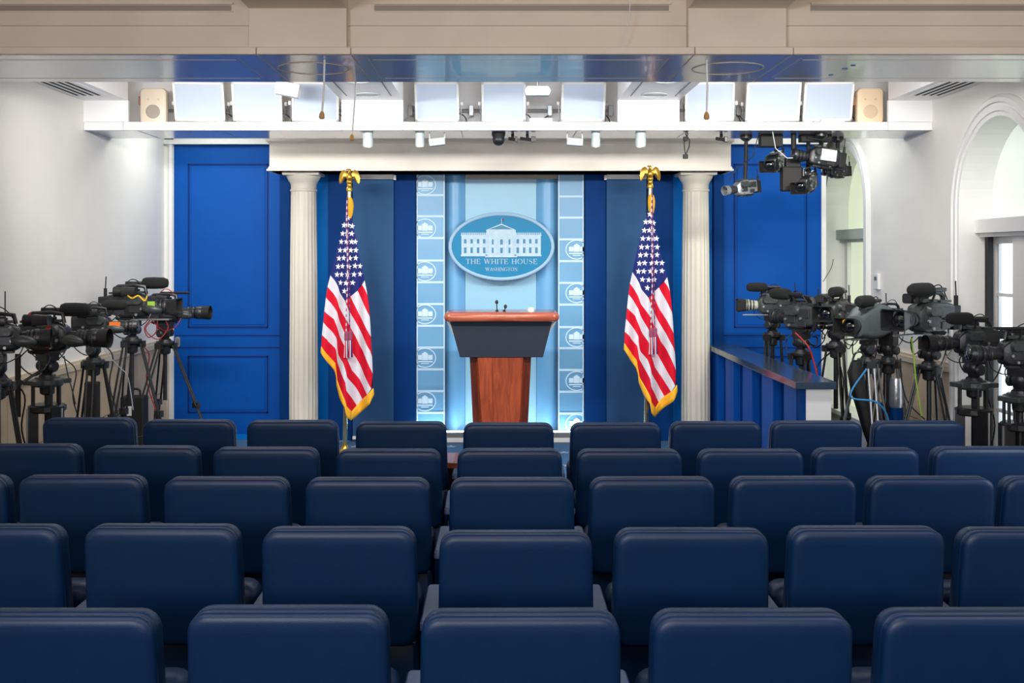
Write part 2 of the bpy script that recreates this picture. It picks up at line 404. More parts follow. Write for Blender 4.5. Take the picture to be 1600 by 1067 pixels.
def blue_door(name, x0, x1, p0, p1):
    d = struct(name, bx(x0, x1, YB, YB+.055, SZ+.005, DZ), 'blue')
    zs = [(wz(645, YB), wz(556, YB)), (wz(512, YB), wz(256, YB))]
    for z0, z1 in zs:
        gr = MB(); t = 0.012
        for (a, b, c, e) in ((p0, p1, z0, z0+t), (p0, p1, z1-t, z1), (p0, p0+t, z0, z1), (p1-t, p1, z0, z1)):
            gr.box(a, b, YB-.008, YB+.001, c, e)
        gr.build('panel_moulding', 'bluegr', d)
        MB().box(p0+.03, p1-.03, YB-.006, YB, z0+.03, z1-.03).build('door_panel', 'blue', d, bevel=.004, seg=1)
    for zc in (524, 543):
        MB().box(x0+.005, x1-.005, YB-.005, YB, wz(zc, YB)-.005, wz(zc, YB)+.005).build('rail_line', 'bluegr', d)
    return d
d1 = blue_door('door_1', ppx(272), ppx(440), ppx(294), ppx(419))
hp = rrect(ppx(274), ppx(282), wz(542, YB), wz(526, YB), 0.02)
h_ = MB().prism(hp, 'y', YB-.012, YB+.001).build('door_pull', 'lgrey', d1)
hq = rrect(ppx(275.8), ppx(280.2), wz(539, YB), wz(529, YB), 0.012)
MB().prism(hq, 'y', YB-.014, YB-.011).build('pull_recess', 'seamd', h_)
d2 = blue_door('door_2', ppx(1127), ppx(1283), ppx(1147), ppx(1261))
struct('baseboard_stage', bx(ppx(272), ppx(440), YB-.02, YB+.0, SZ, SZ+.05), 'bluelt')

# ---- stage backdrop panels, each its own thing
ZT = 3.28
def slab(name, label, cat, a, b, key, y0=10.72, y1=10.76, z0=SZ, z1=ZT, D=10.7, group=None):
    o = bx(wx(a, D), wx(b, D), y0, y1, z0, z1).build(name, key, bevel=.003, seg=1)
    tag(o, label, cat, group); return o
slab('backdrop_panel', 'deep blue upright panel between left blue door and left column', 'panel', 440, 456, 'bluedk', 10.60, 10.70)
slab('backdrop_panel', 'blue upright return panel painted as side-lit, right behind the left column', 'panel', 456, 515, 'bluelt', 10.66, 10.72)
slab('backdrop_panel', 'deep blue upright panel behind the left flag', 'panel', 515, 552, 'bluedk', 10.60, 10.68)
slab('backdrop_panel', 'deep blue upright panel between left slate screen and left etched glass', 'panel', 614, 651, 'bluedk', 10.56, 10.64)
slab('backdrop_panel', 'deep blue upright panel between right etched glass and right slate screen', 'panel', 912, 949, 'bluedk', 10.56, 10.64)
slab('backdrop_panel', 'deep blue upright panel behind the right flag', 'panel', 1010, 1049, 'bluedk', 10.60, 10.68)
slab('backdrop_panel', 'blue upright return panel painted as side-lit, right behind the right column', 'panel', 1049, 1112, 'bluelt', 10.66, 10.72)
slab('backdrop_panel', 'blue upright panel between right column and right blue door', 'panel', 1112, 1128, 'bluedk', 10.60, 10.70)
def blind(a, b, lab, ea, eb):
    r = empty('roller_screen', lab, 'screen', (wx((a+b)/2, 10.5), 10.5, SZ))
    ox, oy = r.location.x, r.location.y
    def L(x0, x1, y0, y1, z0, z1): return bx(x0-ox, x1-ox, y0-oy, y1-oy, z0-SZ, z1-SZ)
    L(wx(a, 10.52), wx(b, 10.52), 10.520, 10.526, SZ+.06, wz(279, 10.5)).build('fabric', 'screen', r)
    L(wx(a, 10.5), wx(b, 10.5), 10.46, 10.545, wz(280, 10.5), wz(272.5, 10.5)).build('roller_casing', 'trimw', r, bevel=.006)
    L(wx(ea, 10.5), wx(eb, 10.5), 10.48, 10.53, wz(281, 10.5), wz(274, 10.5)).build('end_bracket', 'lgrey', r)
    L(wx(a, 10.52), wx(b, 10.52), 10.51, 10.535, SZ+.03, SZ+.06).build('bottom_bar', 'trimw', r)
blind(551, 615, 'slate blue roller screen pulled down behind the left flag', 615, 619)
blind(948, 1010, 'slate blue roller screen pulled down behind the right flag', 944, 948)
# central light panel, pilasters
slab('backdrop_panel', 'wide pale blue central panel behind the lectern and oval plaque', 'panel', 726, 839, 'center', 10.74, 10.77)
def pilaster(a, b, lab):
    x0, x1 = wx(a, 10.7), wx(b, 10.7); n = 10
    pts = [(x0, 10.76)]+[(x0+(x1-x0)*k/n, 10.72-0.05*math.sin(PI*k/n)) for k in range(n+1)]+[(x1, 10.76)]
    o = MB().prism(pts, 'z', SZ, ZT-.03).build('pilaster', 'pilast', smooth=True); tag(o, lab, 'pilaster')
pilaster(695, 726, 'pale blue rounded pilaster left of the oval plaque')
pilaster(839, 872, 'pale blue rounded pilaster right of the oval plaque')
o = bx(wx(727, 10.6), wx(871, 10.6), 10.60, 10.70, wz(279, 10.6), wz(272, 10.6)).build('screen_housing', 'vent'); tag(o, 'grey housing bar across the top of the central pale panel', 'housing')

# strokes for small lettering: serif capitals on a 0..1 box
GL = {
 'T': (0.8, [((0, 1), (.8, 1), 0), ((.4, 0), (.4, 1), 1), ((.25, 0), (.55, 0), 0), ((0, .85), (0, 1), 0), ((.8, .85), (.8, 1), 0)]),
 'H': (0.95, [((.15, 0), (.15, 1), 1), ((.8, 0), (.8, 1), 1), ((.15, .52), (.8, .52), 0), ((0, 0), (.3, 0), 0), ((.65, 0), (.95, 0), 0), ((0, 1), (.3, 1), 0), ((.65, 1), (.95, 1), 0)]),
 'E': (0.72, [((.15, 0), (.15, 1), 1), ((0, 1), (.68, 1), 0), ((0, 0), (.72, 0), 0), ((.15, .52), (.55, .52), 0), ((.68, .82), (.68, 1), 0), ((.72, 0), (.72, .2), 0), ((.55, .42), (.55, .62), 0)]),
 'W': (1.25, [((.1, 1), (.38, 0), 1), ((.38, 0), (.62, .95), 0), ((.62, .95), (.88, 0), 1), ((.88, 0), (1.15, 1), 0), ((-.02, 1), (.25, 1), 0), ((1.02, 1), (1.27, 1), 0), ((.5, 1), (.74, 1), 0)]),
 'I': (0.3, [((.15, 0), (.15, 1), 1), ((0, 0), (.3, 0), 0), ((0, 1), (.3, 1), 0)]),
 'A': (0.9, [((.05, 0), (.45, 1), 0), ((.45, 1), (.85, 0), 1), ((.2, .36), (.7, .36), 0), ((-.05, 0), (.2, 0), 0), ((.68, 0), (.98, 0), 0)]),
 'N': (0.95, [((.15, 0), (.15, 1), 0), ((.12, 1), (.82, 0), 1), ((.82, 0), (.82, 1), 0), ((0, 1), (.2, 1), 0), ((0, 0), (.3, 0), 0), ((.67, 1), (.97, 1), 0)]),
 'U': (0.95, [((.15, 1), (.15, .3), 1), ((.15, .3), (.28, .06), 1), ((.28, .06), (.48, 0), 0), ((.48, 0), (.7, .06), 0), ((.7, .06), (.8, .3), 0), ((.8, .3), (.8, 1), 0), ((0, 1), (.3, 1), 0), ((.65, 1), (.95, 1), 0)]),
 'O': (1.0, []), 'S': (0.65, []), 'G': (0.95, []), ' ': (0.45, []),
}
def arc(cx, cy, rx, ry, a0, a1, n, th=1):
    p = [(cx+rx*math.cos(math.radians(a0+(a1-a0)*k/n)), cy+ry*math.sin(math.radians(a0+(a1-a0)*k/n))) for k in range(n+1)]
    return [(p[k], p[k+1], th) for k in range(n)]
GL['O'] = (1.0, arc(.5, .5, .44, .5, 60, 120, 3, 0)+arc(.5, .5, .44, .5, 120, 240, 5, 1)+arc(.5, .5, .44, .5, 240, 300, 3, 0)+arc(.5, .5, .44, .5, -60, 60, 5, 1))
GL['G'] = (0.98, arc(.5, .5, .44, .5, 45, 120, 4, 0)+arc(.5, .5, .44, .5, 120, 240, 5, 1)+arc(.5, .5, .44, .5, 240, 310, 4, 0)+[((.82, .08), (.82, .42), 1), ((.64, .42), (.96, .42), 0), ((.8, .8), (.84, 1), 0)])
GL['S'] = (0.68, arc(.34, .74, .25, .26, 20, 180, 5, 0)+[((.09, .74), (.2, .56), 1), ((.2, .56), (.5, .44), 1), ((.5, .44), (.6, .26), 1)]+arc(.34, .26, .26, .26, 0, -160, 5, 0))
def letter_strokes(text, xc, z0, h, y, mb, depth=0.006, wide=1.0, gap=0.2, w1=0.13, w0=0.055):
    tot = sum(GL[c][0]+gap for c in text)-gap; x = xc-tot*h*wide/2
    for c in text:
        for (p, q, th) in GL[c][1]:
            a = Vector((x+p[0]*h*wide, z0+p[1]*h)); b = Vector((x+q[0]*h*wide, z0+q[1]*h))
            d = (b-a).normalized(); nrm = Vector((-d.y, d.x))*(w1 if th else w0)*h/2*1.2
            a2, b2 = a-d*0.02*h, b+d*0.02*h
            mb.prism([tuple(a2+nrm), tuple(b2+nrm), tuple(b2-nrm), tuple(a2-nrm)], 'y', y-depth, y)
        x += (GL[c][0]+gap)*h*wide
# etched glass strips with bands and small seals
def etched(a, b, lab, bands, seals, sx, clipside):
    D = 10.6; x0, x1 = wx(a, D), wx(b, D)
    o = bx(x0, x1, 10.60, 10.63, SZ+.02, ZT-.03).build('etched_glass_panel', 'etch'); tag(o, lab, 'glass panel')
    for y in bands:
        bx(x0, x1, 10.594, 10.60, wz(y, D)-.010, wz(y, D)+.010).build('etched_band', 'etchw', o)
    for xx in (x0, x1-.012): bx(xx, xx+.012, 10.592, 10.60, SZ+.02, ZT-.03).build('edge_band', 'etchw', o)
    for y in seals:
        mb = MB(); cx, cz = wx(sx, D), wz(y, D); k = D/F
        def cl(v): return max(x0, min(x1, v))
        n = 32; rx, ry, t = 17.5*k, 15.5*k, 0.009
        for i in range(n):
            a0, a1 = 2*PI*i/n, 2*PI*(i+1)/n
            q = [(cl(cx+r_*math.cos(t_)), cz+(r2)*math.sin(t_)) for (r_, r2, t_) in ((rx, ry, a0), (rx, ry, a1), (rx-t, ry-t, a1), (rx-t, ry-t, a0))]
            if len(set(round(p[0], 5) for p in q)) < 2: continue
            mb.prism(q, 'y', 10.592, 10.599)
        for (u0, u1, v0, v1) in ((-12, -5, -3, 4.5), (5, 12, -3, 4.5), (-4.6, 4.6, -3.5, 6), (-12, 12, -6.8, -5), (-6, 6, -9.5, -8.2)):
            X0, X1 = cl(cx+u0*k), cl(cx+u1*k)
            if X1-X0 > .004: mb.box(X0, X1, 10.592, 10.599, cz+v0*k, cz+v1*k)
        q = [(cl(cx-5.5*k), cz+6*k), (cl(cx+5.5*k), cz+6*k), (cl(cx), cz+9.5*k)]
        mb.prism(q, 'y', 10.592, 10.599)
        mb.build('etched_seal', 'etchs', o)
etched(651, 695, 'pale etched glass strip with small oval seals left of the lectern', [305, 338, 372, 407, 441, 475, 509, 543, 577, 611, 645], [289, 357, 424, 491, 559, 627], 664, -1)
etched(872, 912, 'pale etched glass strip with small oval seals right of the lectern', [307, 340, 374, 408, 442, 476, 511, 544, 578, 612, 646], [390, 458, 527, 595, 662], 901, 1)
# base ledge with hidden light strip
led = empty('base_light_ledge', 'white ledge with glowing light strip along the foot of the pale panels', 'ledge', (0.02, 10.5, SZ))
bx(-.84, .80, -.05, .05, 0, .10).build('ledge_box', 'seamd', led); bx(-.84, .80, -.056, -.05, .012, .055).build('white_rail', 'trimw', led)
bx(-.84, .80, .06, .10, .0, .02).build('ledge_back', 'seamd', led)
bx(-.82, .78, .02, .045, .101, .106).build('light_strip', 'uplight', led)

# ---- seal plaque
pl = empty('oval_plaque', 'large blue oval plaque with white building and words above the lectern', 'plaque', (wx(783.5, 10.55), 10.55, wz(385, 10.55)))
k = 10.55/F; RX, RZ = 83*k, 53.5*k
def ell(rx, rz, n=72): return [(rx*math.cos(2*PI*i/n), rz*math.sin(2*PI*i/n)) for i in range(n)]
lp = []
for (s_, y) in ((0, 0.10), (0, 0.0), (-.008, -.012), (-.02, -.016), (-.032, -.008), (-.034, 0.004)):
    lp.append([(x, y, z) for (x, z) in ell(RX+s_, RZ+s_)])
MB().loft(lp, True, False).build('plaque_rim', 'sealrim', pl, smooth=True)
MB().prism(ell(RX-.028, RZ-.028), 'y', -.001, 0.02).build('navy_line', 'sealdk', pl)
MB().prism(ell(RX-.035, RZ-.035), 'y', -.004, 0.02).build('plaque_face', 'seal', pl)
bd = MB()
def q(x0, x1, z0, z1, y=-.012, key='sealw'):
    bd.m(key); bd.box((x0-783.5)*k, (x1-783.5)*k, y, -.003, (385-z1)*k, (385-z0)*k)
q(721, 761, 368, 399); q(804.5, 845, 368, 399); q(759, 806.5, 366, 401, -.016)
q(720, 761, 366.5, 368.5, -.015); q(804.5, 846, 366.5, 368.5, -.015); q(760, 806, 359.5, 366, -.02)
for i in range(14):
    for x_ in (721+i*2.9, 806+i*2.9): q(x_, x_+1.4, 364, 366.5, -.01)
q(720, 762, 363.6, 364.4); q(804, 846, 363.6, 364.4)
bd.m('sealw'); bd.prism([((759-783.5)*k, 25.5*k), ((806.5-783.5)*k, 25.5*k), (0, 35.5*k)], 'y', -.02, -.003)
bd.m('sealwin'); bd.prism([((764-783.5)*k, 26.6*k), ((801.5-783.5)*k, 26.6*k), (0, 33.6*k)], 'y', -.0215, -.0195)
q(720, 762, 398, 400.5, -.016); q(804, 846, 398, 400.5, -.016); q(758, 808, 399.5, 402, -.02)
for x_ in (762, 772.3, 778.5, 787, 793.5, 803): q(x_-1, x_+1, 367, 400, -.024)
for x_ in (727, 737, 747, 756.5, 809, 819, 828.5, 838):
    q(x_-1.9, x_+1.9, 373.5, 380.5, -.0135, 'sealwin'); q(x_-1.9, x_+1.9, 386.5, 395.5, -.0135, 'sealwin')
for x_ in (770.5, 783.5, 795.5):
    q(x_-2, x_+2, 374, 382, -.0175, 'sealwin'); q(x_-2, x_+2, 387, 395.5, -.0175, 'sealwin')
q(783.2, 783.9, 342, 350); q(783.9, 787, 342, 344.5, -.012, 'cordr')
bd.build('building_relief', None, pl)
tx = MB(); letter_strokes('THE WHITE HOUSE', 0, -27.3*k, 7.6*k, -.004, tx, .006, 1.07, .14); tx.build('top_lettering', 'sealw', pl)['kind'] = 'stuff'
tx = MB(); letter_strokes('WASHINGTON', 0, -38.3*k, 5.4*k, -.004, tx, .006, .92, .14); tx.build('bottom_lettering', 'sealw', pl)['kind'] = 'stuff'

# ---- columns and entablature
def column(px, lab):
    D = 10.3; x = wx(px, D); r = empty('fluted_column', lab, 'column', (x, D, SZ), group='ivory columns on the stage')
    R = 0.136; H = wz(300, D)-SZ
    prof = [(R*1.0, .12), (R*1.0, .16), (R, .17)]
    prof += [(R*(1-.12*t**1.5), .17+(H-.17)*t) for t in [i/8 for i in range(1, 9)]]
    MB().lathe(prof, n=120, flute=(.168, H-.005)).build('shaft', 'column', r, smooth=True)
    MB().lathe([(R*1.28, 0), (R*1.28, .05), (R*1.22, .07), (R*1.12, .08), (R*1.14, .10), (R*1.08, .12), (R, .125)], n=40).build('base', 'column', r, smooth=True)
    T = wz(268, D)-SZ
    MB().lathe([(R*.88, H), (R*.93, H+.005), (R*.94, H+.02), (R*.88, H+.028), (R*.90, H+.07), (R*.94, H+.085), (R*1.06, H+.11), (R*1.18, T-.05), (R*1.18, T-.04)], n=48).build('capital', 'column', r, smooth=True)
    MB().box(-R*1.26, R*1.26, -R*1.26, R*1.26, T-.042, T).build('abacus', 'column', r, bevel=.003)
column(474.5, 'ivory fluted column left of the left flag')
column(1087, 'ivory fluted column right of the right flag')
en = MB(); D = 10.02; x0, x1 = wx(421, D), wx(1142, D); zb = wz(267, D)
en.box(x0, x1, D, 10.45, zb, 3.30)
ent = tag(en.build('entablature', 'entab'), 'long cream entablature resting on the two fluted columns', 'entablature')
e = .0
mo = MB()
for (o_, a, b) in ((.022, 0, .016), (.012, .016, .03), (.006, .03, .042), (.008, .245, .258), (.018, .258, .272), (.03, .272, .30)):
    mo.box(x0-o_, x1+o_, D-o_, 10.45, zb+a, zb+b)
mo.build('moulding', 'entab', ent)
# ================================================================ CEILING STRUCTURE
# far light trough (shelf)
sh = MB(); Yf = 8.6; z0, z1 = wz(203, Yf), wz(190.5, Yf)
sh.box(XL, XR, Yf, 9.22, z0, z0+.02)
sh.m('gloss')
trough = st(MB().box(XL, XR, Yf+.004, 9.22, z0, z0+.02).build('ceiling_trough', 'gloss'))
mb = MB()
edges = [XL, wx(192, Yf), wx(534, Yf), wx(630, Yf), wx(965, Yf), wx(1061, Yf), wx(1388, Yf), XR]
for a, b in zip(edges[:-1], edges[1:]):
    bx(a+.002, b-.002, Yf, Yf+.03, z0-.002, z1).build('fascia_board', 'shelfw', trough, bevel=.002, seg=1)
bx(XL, XR, Yf+.03, 9.22, z0+.02, z1-.004).build('trough_shelf', 'shelfw', trough)
bk = MB(); bk.box(XL, XR, 9.20, 9.24, z1, CEIL)
bk.build('trough_back', 'shelfw', trough)
gz = MB()
for X in (-2.87, -2.2, -1.1, -.3, .62, 1.5, 2.4):
    gz.box(X, X+.004, Yf+.05, 9.2, z0-.0015, z0+.001)
gz.build('soffit_joint', 'seamd', trough)
struct('trim_4', bx(XL, XR, 9.24, 10.75, 3.30, 3.34), 'trimw')
ZL = wz(157, Yf)
BL = [(wx(534, Yf), wx(630, Yf)), (wx(965, Yf), wx(1061, Yf))]
ENDS = [(XL, wx(200, Yf)), (wx(1388, Yf), XR)]
names = 0
def vent_slots(x0, x1, y0, y1, z, n, par):
    for i in range(n):
        a = x0+(x1-x0)*(i+.25)/n; b = a+(x1-x0)/n*.5
        bx(a, b, y0, y1, z-.004, z+.002).build('vent_slot', 'slot', par)
for i, (a, b) in enumerate(BL):
    for (y0, y1, key) in ((6.25, Yf, 'shelfw'), (YF, 5.46, 'beige')):
        bmn = st(bx(a, b, y0, y1, ZL, CEIL).build('ceiling_beam', key))
        s = MB()
        for X in (a+.07, b-.075):
            s.box(X, X+.008, y0+.3, y1-.25, ZL-.002, ZL+.001)
        s.build('beam_slot', 'seamd', bmn)
        if key == 'shelfw':
            bx(a, b, Yf-.012, Yf+.03, z1+.001, ZL+.001).build('end_panel', 'shelfw', bmn)
            for yy in (8.28, 7.6):
                MB().lathe([(.10, -.006), (.10, .004), (.085, .004), (.08, -.002), (.0, -.002)], c=((a+b)/2, yy, ZL), n=32, cap=False).build('downlight_ring', 'greytr', bmn)
        else:
            bx(a, b, 5.395, 5.47, 2.935, ZL+.001).build('end_panel', 'beige', bmn, bevel=.002, seg=1)
for i, (a, b) in enumerate(ENDS):
    so = st(bx(a, b, 6.25, Yf, ZL, CEIL).build('side_soffit', 'shelfw'))
    bx(a, b, Yf, Yf+.03, z1+.001, ZL).build('end_panel', 'shelfw', so)
    fr = MB(); fr.box(a+.05, b-.03, 7.35, 8.35, ZL-.006, ZL)
    if i == 0: fr2 = (a+.04, a+.30)
    else: fr2 = (b-.30, b-.04)
    vo = MB().box(fr2[0], fr2[1], 7.3, 8.3, ZL-.008, ZL).build('air_vent', 'shelfw', so)
    for n in range(4):
        xa = fr2[0]+.03+n*.055
        bx(xa, xa+.022, 7.33, 8.27, ZL-.010, ZL-.002).build('vent_slot', 'slot', vo)
# near cross beam with glossy underside
NB0, NB1 = 5.38, 6.25
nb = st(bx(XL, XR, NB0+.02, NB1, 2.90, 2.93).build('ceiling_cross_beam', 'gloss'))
edges = [XL, wx(400, NB0), wx(548, NB0), wx(1086, NB0), wx(1240, NB0), XR]
for a, b in zip(edges[:-1], edges[1:]):
    bx(a+.0015, b-.0015, NB0, NB0+.03, 2.898, 2.934).build('lip_board', 'beige', nb, bevel=.003, seg=1)
face = MB()
face.box(XL, XR, NB0+.075, NB1, 2.93, 3.052)
face.box(XL, XR, NB0+.085, NB1, 3.052, 3.056)
face.box(XL, XR, NB0+.075, NB1, 3.056, CEIL)
face.build('beam_face', 'beige', nb)
for (a, b) in ((XL, wx(365, 5.46)), (wx(585, 5.46), wx(1048, 5.46)), (wx(1266, 5.46), XR)):
    f2 = MB(); f2.m('beige'); f2.box(a, b, NB0+.062, NB0+.08, wz(7, 5.45), wz(4, 5.45)); f2.box(a, b, NB0+.068, NB0+.08, wz(18.5, 5.45), wz(17, 5.45))
    o = f2.build('slot_frame', None, nb)
    bx(a, b-.01, NB0+.073, NB0+.08, wz(17, 5.45), wz(8, 5.45)).build('long_air_slot', 'vent', nb)
# seams and rings on the underside
us = MB()
for X in (-2.93, ):
    pass
for (X, t) in ((wx(548, NB0), .006), (wx(400, NB0), .006), (wx(1086, NB0), .006), (wx(1240, NB0), .006)):
    us.box(X-t/2, X+t/2, NB0+.03, NB1-.01, 2.8985, 2.9005)
for (X, a, b) in ((-.66, 5.5, 6.1), (-1.32, 5.5, 6.1), (.86, 5.5, 6.1), (1.53, 5.5, 6.1)):
    us.box(X-.002, X+.002, a, b, 2.8985, 2.9005)
for Y in (5.55, 6.12):
    us.box(XL, -1.34, Y-.002, Y+.002, 2.8985, 2.9005); us.box(1.55, XR, Y-.002, Y+.002, 2.8985, 2.9005); us.box(-.64, .84, Y-.0015, Y+.0015, 2.8988, 2.9005)
us.build('underside_seam', 'seamg', nb)
for X in (wx(490, 5.8), wx(1137, 5.8)):
    MB().lathe([(.19, 0), (.19, -.003), (.184, -.003), (.184, 0)], c=(X, 5.8, 2.8995), n=56, cap=False).build('speaker_ring', 'seamg', nb)
mb = MB()
for (px, py) in ((1298, 117), (1321, 107), (1333, 102)):
    D = 1700/(400-py); x = wx(px, D)
    pts = [(x+.02*random.uniform(.5, 1)*math.cos(a), D+.02*random.uniform(.5, 1)*math.sin(a)) for a in [i*2*PI/7 for i in range(7)]]
    mb.prism(pts, 'z', 2.897, 2.9)
mb.build('tape_residue', 'cyan', nb)

# ---------------------------------------------------------------- soft light panels on the shelf
def softlight(px0, px1, lab, yaw=0, tilt=10):
    D = 8.78; x = wx((px0+px1)/2, D); wd = (px1-px0)/F*D/math.cos(yaw)*.98
    r = empty('studio_light_panel', lab, 'light', (x, D+.04, z1), yaw, 'white studio light panels on the ceiling shelf')
    Z0 = .035; h = .325
    T = Matrix.Translation((0, 0, Z0)) @ Matrix.Rotation(math.radians(24), 4, 'X')
    hs = MB(); w2 = wd/2
    hs.loft([[(-w2, 0, 0), (w2, 0, 0), (w2, 0, h), (-w2, 0, h)], [(-w2, .05, 0), (w2, .05, 0), (w2, .05, h), (-w2, .05, h)],
             [(-w2*.96, .12, .01), (w2*.96, .12, .01), (w2*.96, .12, h-.01), (-w2*.96, .12, h-.01)]], T=T)
    hs.build('housing', 'shelfw', r)
    f = MB(); t = .018
    for (a, b, c, e) in ((-w2, w2, 0, t), (-w2, w2, h-t, h), (-w2, -w2+t, 0, h), (w2-t, w2, 0, h)): f.box(a, b, -.012, .0, c, e, T=T)
    f.build('frame', 'trimw', r)
    MB().box(-w2+t, w2-t, -.006, -.001, t, h-t, T=T).build('diffuser', 'diff', r)
    y = MB(); y.tube([(-w2-.012, .04, Z0+h*.45), (-w2-.012, .04, .005), (w2+.012, .04, .005), (w2+.012, .04, Z0+h*.45)], .006, 6)
    y.build('yoke', 'lgrey', r)
    for s in (-1, 1): MB().lathe([(.018, 0), (.018, .02)], c=(s*(w2+.01), .04, Z0+h*.45), axis=(s, 0, 0), n=12).build('knob', 'paper', r)
    c = MB(); c.tube(sm([(w2*.5, .14, Z0+h*.3), (w2+.03, .17, .1), (w2+.06, .1, .012), (w2+.02, -.02, .006), (w2*.3, -.05, .008)]), .005, 6)
    c.build('cable', 'black', r)
P_ = [(272, 350, 'leftmost white studio light panel on the shelf, beside the left speaker', .12), (363, 440, 'second white studio light panel from the left on the shelf', .1),
      (455, 528, 'third white studio light panel from left, just left of the left block', .16), (648, 718, 'white studio light panel on the shelf just right of the left block', 0),
      (752, 822, 'middle white studio light panel above the lectern', 0), (876, 946, 'white studio light panel just left of the right block', 0),
      (1072, 1148, 'white studio light panel just right of the right block', -.16), (1166, 1250, 'second white studio light panel from the right', -.1), (1256, 1332, 'rightmost white studio light panel, beside the cream speaker', -.12)]
for p in P_: softlight(p[0], p[1], p[2], p[3])
def speaker(px, lab, key, yaw):
    D = 8.74; r = empty('wall_speaker', lab, 'speaker', (wx(px, D), D, z1), yaw)
    w2, h = .105, .29
    lo = []
    for (s, y) in ((.02, 0), (.006, .006), (0, .02), (.0, .08), (.02, .17), (.03, .18)):
        lo.append([(x, y, z) for (x, z) in rrect(-w2+s, w2-s, s*.6, h-s*.6, .035)])
    MB().loft(lo).build('cabinet', key, r, smooth=True)
    MB().lathe([(.052, 0), (.056, -.003), (.05, -.005), (.03, -.002), (0, -.003)], c=(0, -.001, .10), axis=(0, 1, 0), n=32).build('woofer_grille', 'vent' if key == 'speaker' else 'stone', r, smooth=True)
    t = MB()
    for s in (-1, 1): t.lathe([(.009, -.002), (.009, .003)], c=(s*.04, -.002, .2), axis=(0, 1, 0), n=12)
    t.build('screw_cap', 'stone', r)
    bx(-w2-.02, -w2+.01, .05, .11, .16, .23).build('side_bracket', 'brown', r, bevel=.004)
speaker(239, 'beige loudspeaker at the left end of the ceiling shelf', 'speaker', .1)
speaker(1360, 'cream loudspeaker at the right end of the ceiling shelf', 'speakerb', -.1)
# small items on the shelf and cables
for (px, lab) in ((845, 'white power box between middle and right-centre light panels'), (1300, 'white power box under the rightmost light panel')):
    D = 8.66; o = bx(-.09, .09, -.03, .03, 0, .035 if px < 900 else .03).build('power_box', 'shelfw', bevel=.004, loc=(wx(px, D), D, z1)); tag(o, lab, 'box')
mb_ = empty('ballast_unit', 'white hanging flood lamp housing above the second and third light panels', 'lamp', (wx(448, 8.3), 8.3, 3.12))
bx(-.09, .09, -.05, .05, .0, .10, T=Matrix.Rotation(.2, 4, 'Y')).build('lamp_body', 'shelfw', mb_, bevel=.006)
MB().tube([(0, 0, .09), (0, 0, .33)], .008, 8).build('hanger', 'lgrey', mb_)
b2 = empty('ballast_unit', 'grey angled flood lamp hanging in front of middle shelf gap', 'lamp', (wx(840, 8.3), 8.3, 3.12))
MB().prism([(-.09, .0), (.085, 0), (.10, .035), (.08, .07), (-.08, .07), (-.10, .035)], 'y', -.05, .05).build('lamp_body', 'greytr', b2)
MB().tube([(0, 0, .06), (0, 0, .33)], .008, 8).build('hanger', 'lgrey', b2)

# spots under the trough
def canlamp(px, lab, D=8.75, w_=.036):
    x = wx(px, D); r = empty('spot_can', lab, 'spotlight', (x, D, z0))
    MB().lathe([(w_, 0), (w_, -.10), (w_*.95, -.118), (w_*.8, -.118), (w_*.72, -.10), (0, -.10)], c=(0, 0, 0), axis=(0, 0, 1), n=24).build('can', 'greytr', r, smooth=True)
    MB().lathe([(w_*.6, -.002), (w_*.6, .0), (w_*.3, .001)], c=(0, 0, -.103), n=20).build('bulb', 'lamp', r)
    l = bpy.data.lights.new('spot_lamp', 'SPOT'); l.energy = 14; l.spot_size = math.radians(95); l.spot_blend = .6; l.color = (1, .93, .82); l.shadow_soft_size = .03
    lo = bpy.data.objects.new('spot_lamp', l); col.objects.link(lo); lo.location = (x, D+.01, z0-.125); d = Vector((0, .75, -1)); lo.rotation_euler = d.to_track_quat('-Z', 'Y').to_euler()
canlamp(575, 'white cylindrical spotlight under shelf, right of the left cork rod', w_=.042)
canlamp(656, 'white cylindrical spotlight next to the small glass flood lamp')
canlamp(931, 'white cylindrical spotlight second from the right')
canlamp(1001, 'white cylindrical spotlight farthest right, above the right flag', w_=.042)
def flood(px, lab, rx):
    D = 8.8; r = empty('flood_lamp', lab, 'lamp', (wx(px, D), D, z0))
    y = MB(); y.tube([(-.062, 0, -.06), (-.06, 0, 0)], .005, 6); y.tube([(.062, 0, -.06), (.06, 0, 0)], .005, 6); y.build('yoke', 'trimw', r)
    bx(-.065, .065, -.04, .04, -.03, .03, T=Matrix.Translation((0, 0, -.075)) @ Matrix.Rotation(rx, 4, 'Y')).build('lamp_body', 'greytr', r, bevel=.006)
flood(683, 'small square flood lamp on a yoke, left of the black dome camera', -.12)
flood(898, 'small square flood lamp on a yoke beside a lit spotlight', .08)
pp = MB(); pp.tube([(XL+.4, 9.12, 3.12), (BL[0][0]-.02, 9.12, 3.12)], .014, 8); pp.tube([(BL[0][1]+.02, 9.12, 3.12), (BL[1][0]-.02, 9.12, 3.12)], .014, 8); pp.tube([(BL[1][1]+.02, 9.12, 3.12), (XR-.45, 9.12, 3.12)], .014, 8)
pp.build('lighting_pipe', 'lgrey', trough)
for px_ in (358, 446, 640, 736, 860, 956, 1158, 1252, 1340):
    x_ = wx(px_, 9.0); cc = MB(); cc.box(x_-.02, x_+.02, 9.08, 9.16, 3.07, 3.16); cc.build('pipe_clamp', 'lgrey', trough, bevel=.004)
    MB().tube(sm([(x_, 9.1, 3.08), (x_+random.uniform(-.06, .06), 9.0, 3.03), (x_+random.uniform(-.08, .08), 8.9, 2.985), (x_+random.uniform(-.1, .1), 8.75, 2.978)]), .006, 6).build('shelf_cable', random.choice(['black', 'paper', 'grey']), trough, smooth=True)
r = empty('dome_camera', 'black dome camera hanging under the shelf above the plaque', 'camera', (wx(779, 8.8), 8.8, z0))
